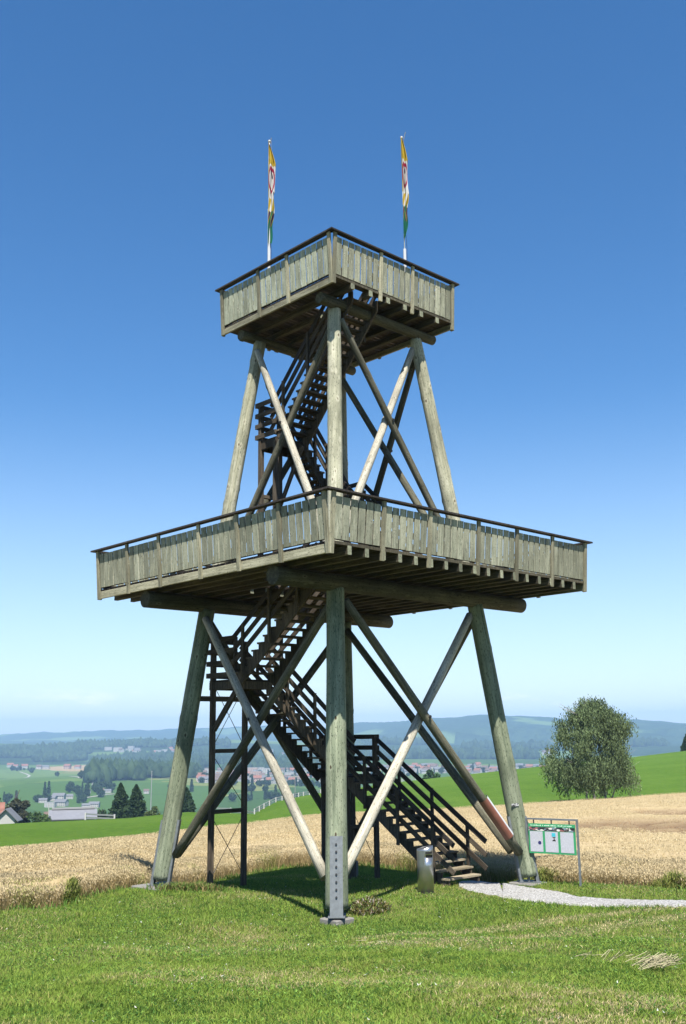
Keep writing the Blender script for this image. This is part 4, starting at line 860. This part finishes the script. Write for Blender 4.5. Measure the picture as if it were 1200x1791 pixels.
def on_ground(px_, dist): t_ = theta(px_); x_, y_ = dist * math.sin(t_), dist * math.cos(t_); return (x_, y_, g1(x_, y_))
def height_to(px_, pytop, dist, z0): return px_at(px_, pytop, dist)[2] - z0
# the weeping birch on the crop's far edge
bd = float(T_W1(theta(1040))) + 1.0; bp_ = on_ground(1040, bd); bh = height_to(1040, 1221, bd, bp_[2]); sc = bd / FPX
e = empty('weeping_birch', bp_); tag(e, 'large weeping birch with drooping grey green branches on the far edge of the wheat field', 'tree')
r = np.random.default_rng(5); Q = []; Cc = []; tw = MB()
# envelope measured across: half widths (left, right) by height fraction
zf = [0.04, .15, .3, .45, .6, .75, .88, 1.0]; lw = [55, 78, 84, 88, 74, 62, 40, 8]; rw = [62, 72, 66, 62, 60, 64, 46, 8]
nclump = 185
for k in range(nclump):
    zt_ = r.uniform(.25, .98); a = r.uniform(0, 6.28); s_ = math.cos(a); hw = np.interp(zt_, zf, rw if s_ > 0 else lw) * sc; rad = hw * r.random() ** .42 * r.uniform(.85, 1.06)
    cx_, cy_, cz_ = rad * math.cos(a), rad * math.sin(a) * .9, zt_ * bh; cb = r.uniform(.65, 1.2)
    for s2 in range(r.integers(16, 30)):
        x0, y0, z0 = cx_ + r.normal(0, .42), cy_ + r.normal(0, .42), cz_ + r.normal(0, .22); ln_ = r.uniform(.35, 1.9) * (1.2 if zt_ < .5 else .75); z1_ = max(z0 - ln_, bh * r.uniform(.02, .10)); nn = int((z0 - z1_) / .085) + 2
        t_ = np.linspace(0, 1, nn); dr_ = r.normal(0, .09, 2); px_ = x0 + dr_[0] * t_ + .05 * np.sin(t_ * 7 + s2); py_ = y0 + dr_[1] * t_; pz_ = z0 + (z1_ - z0) * t_ + .12 * (1 - (2 * t_ - 1) ** 2) * 0
        Q.append(np.stack([px_ + r.normal(0, .10, nn), py_ + r.normal(0, .10, nn), pz_], -1)); Cc.append((np.array([.075, .11, .045]) + r.random((nn, 1)) * np.array([.08, .095, .05])) * cb)
Q = np.concatenate(Q); Cc = np.concatenate(Cc); link('crown', leaf_cloud('crown', Q, r.uniform(.07, .13, len(Q)), Cc, droop=True), e); print('birch leaves', len(Q))
q = MB()
for (x0, lean_, rr0, hh0) in ((-.25, -.06, .17, .86), (.75, .05, .13, .7), (-1.7, -.08, .10, .5), (2.0, .10, .09, .45)):
    p_ = Vector((x0 if abs(x0) < 1 else x0 * .6, r.uniform(-.4, .4), -.2))
    for k in range(8):
        p2 = p_ + Vector((lean_ * bh / 8 + r.uniform(-.12, .12), r.uniform(-.12, .12), bh * hh0 / 8)); q.tube(p_, p2, rr0 * (1 - k / 9), rr0 * (1 - (k + 1) / 9), n=8, cap=False)
        if k > 1:
            for _ in range(3):
                a = r.uniform(0, 6.28); e2 = p2 + Vector((math.cos(a) * r.uniform(1, 3), math.sin(a) * r.uniform(1, 3), r.uniform(.5, 1.6))); q.tube(p2, e2, rr0 * .3, rr0 * .08, n=5, cap=False)
        p_ = p2
link('trunk', q.mesh('trunk', [M_BIRCHB], True), e)
# trees just beyond the meadow crest, each measured by its foot line and top
def px_tree(name, label, px_, ptop, wpx, dist, **kw):
    p_ = on_ground(px_, dist); h = height_to(px_, ptop, dist, p_[2]); return tree(name, label, p_, h, wpx * dist / FPX, **kw)
px_tree('broadleaf_tree', 'dark reddish broad tree beside the white house at the left edge', 38, 1373, 48, 246, n=9000, c1=(.028, .032, .022), c2=(.075, .080, .045), seed=3, leaf=.30, kind_='tall')
px_tree('shrub', 'wide green shrubs right of the dark broad tree', 74, 1412, 50, 240, n=5000, c1=(.03, .06, .015), c2=(.08, .13, .04), seed=4, leaf=.28, kind_='tall', cat='shrub')
px_tree('shrub', 'low pale green hedge in front of the white house', 14, 1426, 40, 238, n=3000, c1=(.04, .08, .02), c2=(.10, .16, .05), seed=14, leaf=.25, kind_='tall', cat='shrub')
px_tree('spruce', 'left one of the two dark spruces beyond the green meadow', 214, 1370, 50, 260, kind_='conifer', n=9000, c1=(.014, .034, .014), c2=(.05, .085, .032), seed=5, leaf=.30)
px_tree('spruce', 'right one of the two dark spruces, beside a pale bush', 241, 1373, 48, 255, kind_='conifer', n=9000, c1=(.014, .032, .012), c2=(.045, .078, .028), seed=6, leaf=.30)
px_tree('broadleaf_tree', 'dark green round tree left of the two spruces', 186, 1398, 34, 270, n=5000, c1=(.02, .045, .016), c2=(.06, .10, .035), seed=7, leaf=.28, kind_='tall')
px_tree('shrub', 'yellowish green bush right of the two spruces', 268, 1403, 34, 250, n=4500, c1=(.045, .07, .018), c2=(.11, .14, .045), seed=8, leaf=.25, kind_='tall', cat='shrub')
px_tree('spruce', 'bushy dark conifer seen between the left leg and its brace', 328, 1378, 42, 270, kind_='conifer', n=9000, c1=(.016, .036, .014), c2=(.05, .085, .03), seed=9, leaf=.32)
px_tree('broadleaf_tree', 'round green tree just behind the meadow crest, right of the stairs', 751, 1341, 34, 330, n=5000, c1=(.02, .05, .012), c2=(.055, .11, .03), seed=10, leaf=.4, kind_='tall')
px_tree('spruce', 'dark conifer cut off by the right edge of the picture', 1203, 1284, 26, 320, kind_='conifer', n=5000, c1=(.014, .034, .012), c2=(.045, .08, .028), seed=12, leaf=.4)
px_tree('broadleaf_tree', 'dark green tree cut off by the left edge above the farmland', -4, 1375, 24, 640, n=3000, c1=(.02, .045, .016), c2=(.05, .09, .03), seed=13, leaf=.6, kind_='tall')
# shared small trees of the valley
pr_ = []
for s_ in range(4):
    r = np.random.default_rng(70 + s_); n = 420
    if s_ == 3: t_ = r.random(n); rad = 2.6 * (1 - t_ * .8) * r.uniform(.6, 1, n); a = r.uniform(0, 6.28, n); P_ = np.stack([rad * np.cos(a), rad * np.sin(a), 1 + 15 * t_], -1)
    else:
        d_ = r.normal(size=(n, 3)); d_ /= np.linalg.norm(d_, axis=1)[:, None]; d_ *= (r.random((n, 1)) ** .3) * (1 + .2 * np.sin(d_[:, :1] * 7 + s_)); P_ = d_ * np.array([5.2, 5.2, 4.6]) + np.array([0, 0, 6])
    col = np.array([.016, .036, .014]) + r.random((n, 1)) * np.array([.035, .06, .022])
    pr_.append((leaf_cloud('crown', P_, r.uniform(.9, 1.7, n), col), MB().tube((0, 0, -1), (0, 0, 6), .35, .2, n=5).mesh('trunk', [M_BARK])))
def vtree(x_, y_, v, s, label, group, name='valley_tree'):
    e = empty(name, (x_, y_, g1(x_, y_)), random.uniform(0, 6)); e.scale = (s, s, s * random.uniform(.85, 1.15)); tag(e, label, 'tree', group); link('crown', pr_[v][0], e); link('trunk', pr_[v][1], e)
def vpoint(px_, py_):                                   # where the sight line meets the valley floor
    d = ray(px_, py_); hd = math.hypot(d[0], d[1]); rr = np.linspace(350, 4200, 3000); P_ = np.array([0, 0, EYE]) + (rr / hd)[:, None] * d; z = gz(P_[:, 0], P_[:, 1]); hit = P_[:, 2] < z
    k = np.argmax(hit) if hit.any() else len(rr) - 1; return P_[k]
for (px_, py_, v, s, lb) in [(100, 1358, 0, .9, 'single round tree in the middle of the green slope'), (142, 1362, 1, 1., 'left of two round trees by the white track'), (153, 1363, 2, 1.05, 'right of two round trees by the white track'), (55, 1352, 1, 1.1, 'tree beside the white roofed farmhouse'),
                        (78, 1390, 3, .85, 'left of two slim poplars'), (85, 1391, 3, .95, 'right of two slim poplars'), (137, 1405, 3, .8, 'slim dark tree behind the grey roofs'), (146, 1404, 0, .8, 'round dark tree right of the slim dark one'), (135, 1384, 2, .8, 'round tree among the village roofs'), (165, 1384, 1, .75, 'small round tree at the end of the village'),
                        (335, 1385, 3, 1.1, 'tall dark poplar beyond the conifer between leg and brace'), (395, 1386, 0, 1., 'left dark tree in the fields below the white railing')]:
    p_ = vpoint(px_, py_); vtree(p_[0], p_[1], v, s, lb, 'trees in the valley')
hedges = [(60, 100, 1400, 1404, 7), (112, 200, 1380, 1396, 16), (345, 612, 1352, 1370, 60), (640, 970, 1343, 1354, 50), (455, 520, 1396, 1399, 10), (405, 440, 1399, 1402, 7), (430, 470, 1384, 1386, 7), (290, 318, 1376, 1380, 4), (540, 600, 1374, 1378, 10), (395, 600, 1372, 1376, 26), (150, 200, 1376, 1381, 9), (0, 60, 1346, 1349, 9), (650, 740, 1356, 1359, 14), (770, 960, 1347, 1352, 26), (470, 600, 1340, 1344, 20), (0, 30, 1398, 1408, 4)]
HZ = lambda a, y: {(60, 1400): 'clump beside the grey village roofs', (112, 1380): 'clump around the near village', (345, 1352): 'standing between the valley town houses', (640, 1343): 'standing between the far town houses', (455, 1396): 'hedge just behind the climbing white fence', (405, 1399): 'hedge above the level white fence', (430, 1384): 'short hedge below the town', (290, 1376): 'clump left of the left leg brace', (540, 1374): 'row left of the nearest leg', (395, 1372): 'row at the foot of the valley town', (150, 1376): 'row behind the two spruces', (0, 1346): 'clump at the left edge', (650, 1356): 'row right of the nearest leg', (770, 1347): 'row below the town past the meadow', (470, 1340): 'row above the valley town', (0, 1398): 'clump above the white gabled house'}[(a, y)]
for a, b_, y0, y1, n in hedges:
    for k in range(n):
        a_ = random.uniform(a, b_); p_ = vpoint(a_, random.uniform(y0, y1)); vtree(p_[0], p_[1], random.randint(0, 3), random.uniform(.55, 1.0), 'small dark valley tree, ' + HZ(a, y0), 'hedgerow trees ' + HZ(a, y0))
# woods that read as one mass
def woods(name, label, zones, seed, size):
    r = np.random.default_rng(seed); ico_v = np.array([(0, 0, 1), (.9, 0, .35), (.28, .85, .35), (-.73, .53, .35), (-.73, -.53, .35), (.28, -.85, .35), (.73, .53, -.4), (-.28, .85, -.4), (-.9, 0, -.4), (-.28, -.85, -.4), (.73, -.53, -.4)])
    ico_f = np.array([(0, 1, 2), (0, 2, 3), (0, 3, 4), (0, 4, 5), (0, 5, 1), (1, 6, 2), (2, 7, 3), (3, 8, 4), (4, 9, 5), (5, 10, 1), (2, 6, 7), (3, 7, 8), (4, 8, 9), (5, 9, 10), (1, 10, 6)])
    Vv, Ff, Cv = [], [], []; k = 0
    for (a, b_, y0, y1, n) in zones:
        corners = [vpoint(px_, py_) for px_, py_ in ((a, y1), (b_, y1), (b_, y0), (a, y0))]
        ths = r.uniform(theta(a), theta(b_), n); d0, d1 = np.hypot(*corners[0][:2]), np.hypot(*corners[2][:2])
        if d1 < d0: d0, d1 = d1, d0
        rr = np.sqrt(r.uniform(d0 ** 2, d1 ** 2, n)); edge = vnoise(rr * np.sin(ths) , rr * np.cos(ths), .006, seed); kk = edge > .30; rr, ths = rr[kk], ths[kk]; x_, y_ = rr * np.sin(ths), rr * np.cos(ths); z_ = gz(x_, y_); m_ = len(x_)
        s = size * r.uniform(.6, 1.3, m_); hgt = r.uniform(.8, 1.7, m_); rot = r.uniform(0, 6.28, m_); c_, s_ = np.cos(rot), np.sin(rot)
        B = ico_v[None] * (1 + r.normal(0, .16, (m_, 11, 1))); xx = (B[..., 0] * c_[:, None] - B[..., 1] * s_[:, None]) * s[:, None] + x_[:, None]; yy = (B[..., 0] * s_[:, None] + B[..., 1] * c_[:, None]) * s[:, None] + y_[:, None]; zz = (B[..., 2] * hgt[:, None] * 1.1 + .9) * s[:, None] + z_[:, None]
        Vv.append(np.stack([xx, yy, zz], -1).reshape(-1, 3)); Ff.append((ico_f[None] + (k + np.arange(m_) * 11)[:, None, None]).reshape(-1, 3)); k += m_ * 11
        cc = (np.array([.010, .024, .010]) + r.random((m_, 1)) * np.array([.022, .034, .012])); Cv.append(np.repeat(cc, 11, 0))
    Vv, Ff, Cv = np.concatenate(Vv), np.concatenate(Ff), np.concatenate(Cv); me = mesh(name, Vv, Ff, [M_LEAF2]); ca = me.color_attributes.new('tint', 'FLOAT_COLOR', 'POINT'); ca.data.foreach_set('color', np.c_[Cv, np.ones(len(Cv))].astype(np.float32).ravel()); tag(link(name, me), label, 'woodland', kind='stuff')
M_LEAF2 = leaf_mat('wood_foliage', 0)
woods('woodland', 'large dark wood on the valley floor left of the tower', [(160, 350, 1326, 1362, 5200), (158, 250, 1362, 1374, 700)], 1, 9)
woods('woodland', 'bands of dark wood across the middle of the valley', [(340, 640, 1322, 1344, 3600), (0, 160, 1310, 1326, 1500), (395, 620, 1344, 1350, 500), (0, 400, 1308, 1314, 1200), (60, 150, 1326, 1333, 350)], 2, 9)
woods('woodland', 'dark wooded belts below the long hill on the right', [(600, 1200, 1305, 1311, 2600), (620, 960, 1318, 1330, 2600), (600, 760, 1298, 1303, 700), (960, 1200, 1299, 1306, 1200)], 3, 10)

# ------------------------------------------------------------------ buildings of the valley
M_WALLW = simple('white_render', (.34, .335, .32), .9); M_WALLP = simple('pinkish_render', (.32, .235, .20), .9); M_WALLG = simple('grey_render', (.22, .22, .22), .9)
M_ROOFR = simple('red_tile', (.19, .085, .06), .9, 0, 1, .3); M_ROOFB = simple('brown_tile', (.11, .08, .068), .9, 0, 1, .3); M_ROOFG = simple('grey_roof', (.11, .115, .125), .7, 0, 1, .2); M_WIN = simple('dark_window', (.03, .035, .045), .3); M_ROOFF = simple('flat_white_roof', (.22, .22, .22), .8)
def house_mesh(w, d, h, rh, wall, roof, over=.5, flat=False, win=True, floors=2):
    q = MB(); q.box(-w/2, w/2, -d/2, d/2, -4, h, mi=0)
    if flat: q.box(-w/2 - .2, w/2 + .2, -d/2 - .2, d/2 + .2, h + .01, h + .4, mi=1)
    else:
        q.add([(-w/2, -d/2, h + .002), (-w/2, d/2, h + .002), (-w/2, 0, h + rh), (w/2, -d/2, h + .002), (w/2, d/2, h + .002), (w/2, 0, h + rh)], [(0, 2, 1), (3, 4, 5)], 0)
        k = rh / (d / 2); o = over
        for s in (-1, 1):
            e0 = (-w/2 - o, s * (d/2 + o), h - k * o + .03); e1 = (w/2 + o, s * (d/2 + o), h - k * o + .03); r0 = (-w/2 - o, 0, h + rh + .03); r1 = (w/2 + o, 0, h + rh + .03)
            vs = [e0, e1, r1, r0] + [(p_[0], p_[1], p_[2] + .25) for p_ in (e0, e1, r1, r0)]; q.add(vs, [(4, 5, 6, 7), (3, 2, 1, 0), (0, 1, 5, 4), (1, 2, 6, 5), (3, 0, 4, 7)], 1)
    if win:
        nw = max(2, int(w / 3.2))
        for f_ in range(floors):
            for i in range(nw):
                x_ = -w/2 + w * (i + .5) / nw; z_ = .9 + f_ * 2.7
                for s in (-1, 1): q.box(x_ - .5, x_ + .5, s * d/2 - .04, s * d/2 + .04, z_, z_ + 1.3, mi=2)
    return q.mesh('house', [wall, roof, M_WIN])
HS = [house_mesh(13, 9, 5.5, 3.4, M_WALLW, M_ROOFR), house_mesh(11, 9, 5.5, 3.6, M_WALLW, M_ROOFB), house_mesh(16, 10, 5.6, 3.2, M_WALLW, M_ROOFG), house_mesh(12, 10, 6, 3.4, M_WALLP, M_ROOFR), house_mesh(20, 11, 9, 0, M_WALLW, M_ROOFF, flat=True, floors=3), house_mesh(24, 12, 13, 0, M_WALLP, M_ROOFF, flat=True, floors=4), house_mesh(22, 12, 12, 0, M_WALLW, M_ROOFF, flat=True, floors=4)]
def place_house(px_, py_, k, label, group, s=1., rot=None, name='house'):
    p_ = vpoint(px_, py_); o = link(name, HS[k], None, Matrix.Translation((p_[0], p_[1], p_[2])) @ Matrix.Rotation(random.uniform(-.7, .7) if rot is None else rot, 4, 'Z') @ Matrix.Scale(s, 4)); tag(o, label, 'building', group)
def zone(px_):
    for lim, t_ in ((372, 'seen left of the stair posts'), (430, 'seen between the two stair posts'), (520, 'seen just right of the stair posts'), (615, 'seen left of the nearest leg'), (720, 'seen just right of the nearest leg'), (800, 'seen between the crossed braces'), (870, 'seen left of the right leg'), (960, 'seen between the right leg and the birch')):
        if px_ < lim: return t_
    return 'seen behind the birch'
HL = ['red roofed white house in valley town', 'brown roofed white house in valley town', 'grey roofed white house in valley town', 'red roofed pinkish house in valley town', 'flat roofed white block in valley town', 'pinkish apartment block in valley town', 'white apartment block in valley town']
for k in range(80):
    v = random.choice([0, 1, 1, 2, 2, 3]); a_ = random.uniform(345, 612); place_house(a_, 1371 - 22 * random.random() ** 1.2, v, HL[v] + ', ' + zone(a_), 'town houses ' + zone(a_), s=random.uniform(.75, 1.15))
for (px_, py_, v, s) in [(352, 1355, 4, 1), (366, 1354, 6, .9), (382, 1358, 6, .9), (392, 1361, 5, .8), (412, 1358, 5, 1), (424, 1357, 5, 1.), (441, 1354, 5, 1.05), (452, 1353, 6, 1.05), (470, 1354, 6, 1.), (400, 1366, 4, .9), (436, 1366, 4, .8), (505, 1360, 6, .8), (552, 1360, 3, 1.3), (448, 1360, 5, .9)]: place_house(px_, py_, v, HL[v] + ', ' + zone(px_), 'apartment blocks ' + zone(px_), s, rot=random.uniform(-.2, .3))
for k in range(100):
    v = random.choice([0, 1, 2, 2, 4, 1, 3]); a_ = random.uniform(640, 975); place_house(a_, 1355 - 14 * random.random(), v, HL[v].replace('valley town', 'far town') + ', ' + zone(a_), 'houses past the meadow ' + zone(a_), s=random.uniform(.75, 1.2))
for k in range(26):
    v = random.choice([0, 1, 2, 4]); a_ = random.uniform(640, 720) if k % 2 else random.uniform(860, 1010); place_house(a_, random.uniform(1313, 1322), v, 'distant pale building on the far fields, ' + zone(a_), 'distant buildings ' + zone(a_), s=random.uniform(.9, 1.5))
for k in range(46):
    v = random.choice([0, 1, 2, 4, 4]); a_ = random.uniform(180, 330) if k % 2 else random.uniform(420, 610); place_house(a_, random.uniform(1306, 1320) if k % 2 else random.uniform(1312, 1338), v, 'distant pale building on the far fields, ' + zone(a_), 'distant buildings ' + zone(a_), s=random.uniform(.9, 1.5))
for (px_, py_, v, s, lb) in [(18, 1342, 0, 1.3, 'white farmhouse with red roof, leftmost of the far farm row'), (28, 1343, 0, 1.0, 'small red roofed barn next to the leftmost farmhouse'), (43, 1344, 0, 1.3, 'farmhouse with a broad red roof right of the leftmost farm'), (68, 1345, 1, 1.2, 'white house with a dark roof in the far farm row'), (80, 1345, 2, 1.1, 'low white house with a grey roof in the far farm row'),
                         (118, 1345, 3, 1.4, 'big pinkish farmhouse in the far farm row'), (136, 1345, 0, 1.2, 'red roofed barn, rightmost of the far farm row')]: place_house(px_, py_, v, lb, 'farm row on the far slope', s, rot=random.uniform(-.3, .3))
for (px_, py_, v, s, lb) in [(75, 1404, 2, .75, 'low dark roofed house left in the near village'), (90, 1401, 2, .9, 'grey roofed house in the near village'), (103, 1399, 2, 1.15, 'large grey pitched roof in the near village'), (120, 1397, 2, .8, 'steep grey roofed house at the village centre'), (88, 1412, 4, .75, 'long flat white hall with dark openings in the near village'), (107, 1410, 2, 1.1, 'long grey roofed hall beside the flat white hall'),
                         (153, 1388, 1, .8, 'brown house right of the village centre'), (178, 1386, 1, .75, 'white fronted house with dark roof at the village end'), (188, 1387, 2, .7, 'small grey roofed house at the village end'), (165, 1412, 2, .9, 'grey roofed house behind the round dark tree'), (256, 1388, 1, .8, 'brown roofed house right of the spruces'), (150, 1413, 2, .7, 'little grey house behind the barn')]: place_house(px_, py_, v, lb, 'near village', s * .78, rot=random.uniform(-.3, .4))
# barn, white house and a hall right behind the meadow crest
def near_building(name, label, pxa, pxb, pytop, dist, wall, roof, h_wall, depth, rh=2.2, rot=0., flat=False):
    pc = on_ground((pxa + pxb) / 2, dist); w = (pxb - pxa) * dist / FPX; topz = px_at((pxa + pxb) / 2, pytop, dist)[2]; hh_ = topz - pc[2] - (0 if flat else rh)
    e = empty(name, pc, rot - theta((pxa + pxb) / 2)); tag(e, label, 'building')
    link('wall', MB().box(-w/2, w/2, -depth/2, depth/2, -2, hh_).add([(-w/2, -depth/2, hh_ + .002), (-w/2, depth/2, hh_ + .002), (-w/2, 0, hh_ + rh), (w/2, -depth/2, hh_ + .002), (w/2, depth/2, hh_ + .002), (w/2, 0, hh_ + rh)], [(0, 2, 1), (3, 4, 5)]).mesh('wall', [wall]), e)
    k = rh / (depth / 2); q = MB()
    for s in (-1, 1):
        a = [(-w/2 - .6, s * (depth/2 + .8), hh_ - k * .8 + .05), (w/2 + .6, s * (depth/2 + .8), hh_ - k * .8 + .05), (w/2 + .6, 0, hh_ + rh + .05), (-w/2 - .6, 0, hh_ + rh + .05)]; q.add(a + [(x_, y_, z_ + .2) for x_, y_, z_ in a], [(4, 5, 6, 7), (3, 2, 1, 0), (0, 1, 5, 4), (1, 2, 6, 5), (3, 0, 4, 7)])
    rf = link('roof', q.mesh('roof', [roof]), e)
    for i in range(4):
        x_ = -w/2 + w * (i + .5) / 4; link('window', MB().box(x_ - .5, x_ + .5, -depth/2 - .05, -depth/2 + .05, hh_ - 2.2, hh_ - 1.0).mesh('window', [M_WIN]), e)
    return e, w, hh_, rf
e, w, hh_, rf = near_building('barn', 'long grey barn with a pale metal roof just behind the green meadow', 100, 167, 1417, 250, simple('blue_grey_cladding', (.09, .095, .11), .8), simple('pale_metal_roof', (.16, .165, .185), .6, .0, 1, .1), 3, 9, 1.5)
link('roof_ridge_vent', MB().box(-w/2, w/2, -.5, .5, hh_ + 1.78, hh_ + 2.15).mesh('roof_ridge_vent', [M_WALLG]), rf)
near_building('house', 'white gabled house with red roof behind the dark tree at the left edge', 8, 34, 1415, 234, M_WALLW, M_ROOFG, 4, 3.8, 1.8, rot=1.35)
near_building('house', 'red roofed house cut off by the left edge of the picture', -22, 9, 1405, 300, M_WALLP, M_ROOFR, 5, 8, 2.4)
near_building('shed', 'reddish brown shed left of the grey barn', 88, 101, 1421, 262, simple('red_brown_boards', (.22, .10, .06), .9), M_ROOFB, 3, 5, 1.)
# masts
def mast(px_, dist, ptop, label, r=.12, cross=True, mat=None):
    p_ = on_ground(px_, dist); h = height_to(px_, ptop, dist, p_[2]); e = empty('utility_pole', p_); tag(e, label, 'pole'); link('pole', MB().tube((0, 0, -1), (0, 0, h), r, r * .6, n=8).mesh('pole', [mat or M_WALLG]), e)
    if cross: link('cross_arm', MB().box(-.9, .9, -.06, .06, h - .7, h - .55).mesh('cross_arm', [M_WALLG]), e)
mast(91, 245, 1407, 'pale lamp post standing left of the grey barn', .16, False, M_WALLW); mast(516, 190, 1352, 'slim pole standing on the meadow behind the tower legs', .07)
mast(267, 900, 1348, 'distant pole above the wood left of the tower', .5); mast(800, 190, 1386, 'thin stake on the right meadow', .04, False, M_BARK)
# white railings at the far side of the meadow
def white_fence(pts, label, post_step=4.0, hgt=.55):
    W_ = []
    for (px_, frac) in pts:
        t_ = theta(px_); d_ = float(T_M1(t_)) * frac; W_.append(np.array([d_ * math.sin(t_), d_ * math.cos(t_)]))
    Dn = dens(W_, max(2, int(sum(np.linalg.norm(W_[i + 1] - W_[i]) for i in range(len(W_) - 1)) / post_step) + 1)); Z_ = gz(Dn[:, 0], Dn[:, 1]); c0 = np.array([Dn[0][0], Dn[0][1], Z_[0]]); e = empty('white_fence', tuple(c0)); tag(e, label, 'fence')
    pm = MB().box(-.06, .06, -.06, .06, -.3, hgt).mesh('fence_post', [M_FENCEW]); P3 = [Vector((Dn[i][0] - c0[0], Dn[i][1] - c0[1], Z_[i] - c0[2])) for i in range(len(Dn))]
    for p_ in P3: link('fence_post', pm, e, Matrix.Translation(p_))
    for hh_ in (.20, .45):
        q = MB()
        for a, c_ in zip(P3, P3[1:]):
            M_, L_ = frame(a + Vector((0, 0, hh_)), c_ + Vector((0, 0, hh_)), (0, 0, 1)); q.tr(M_, *box_vf(-.06, .06, -.03 - .05, .0 - .05, 0, L_))
        link('fence_rail', q.mesh('fence_rail', [M_FENCEW]), e)
white_fence([(446, .93), (466, .975), (486, .99), (530, .99), (575, .99), (625, .99)], 'white two rail fence climbing the meadow edge behind the tower')
white_fence([(370, 1.0), (420, 1.0), (462, 1.03)], 'white fence running level below the meadow between the stair posts')
white_fence([(155, 1.0), (178, 1.0), (205, 1.02)], 'white fence between the grey barn and the spruces', 3)
white_fence([(655, .995), (700, .995), (725, .995)], 'short white railing on the crest right of the nearest leg')
# white farm tracks on the far slope
def track_sheet(pts, w, name='farm_track'):
    W_ = dens([vpoint(*q_)[:2] for q_ in pts], 40); tn = np.gradient(W_, axis=0); tn /= np.linalg.norm(tn, axis=1)[:, None]; nr = np.stack([-tn[:, 1], tn[:, 0]], -1); A = W_ + nr * w; B = W_ - nr * w
    V_ = np.concatenate([np.c_[A, gz(A[:, 0], A[:, 1]) + .6], np.c_[B, gz(B[:, 0], B[:, 1]) + .6]]); i = np.arange(39); tag(link(name, mesh(name, V_, np.stack([i, i + 1, i + 41, i + 40], -1)[:, ::-1], [M_TRACK])), kind='structure')
M_TRACK = simple('pale_track', (.30, .29, .265), .95)
track_sheet([(34, 1350), (46, 1354), (52, 1357), (48, 1360), (42, 1361)], 2.2); track_sheet([(122, 1358), (140, 1361), (162, 1363), (165, 1367), (163, 1374)], 2.2); track_sheet([(150, 1396), (175, 1392), (200, 1389)], 2.0)
# ------------------------------------------------------------------ air
m = bpy.data.materials.new('haze_air'); m.use_nodes = True; N, L = m.node_tree.nodes, m.node_tree.links; N.remove(N['Principled BSDF']); pv = N.new('ShaderNodeVolumePrincipled')
pv.inputs['Color'].default_value = (.42, .68, 1.0, 1); pv.inputs['Density'].default_value = .00014; pv.inputs['Anisotropy'].default_value = .0; L.new(pv.outputs[0], N['Material Output'].inputs['Volume'])
zmax = 190.
q = MB().box(-10800, 10800, -10800, 10800, -95, zmax); tag(link('haze', q.mesh('haze', [m])), 'pale summer haze lying over the valley', 'haze', kind='stuff')
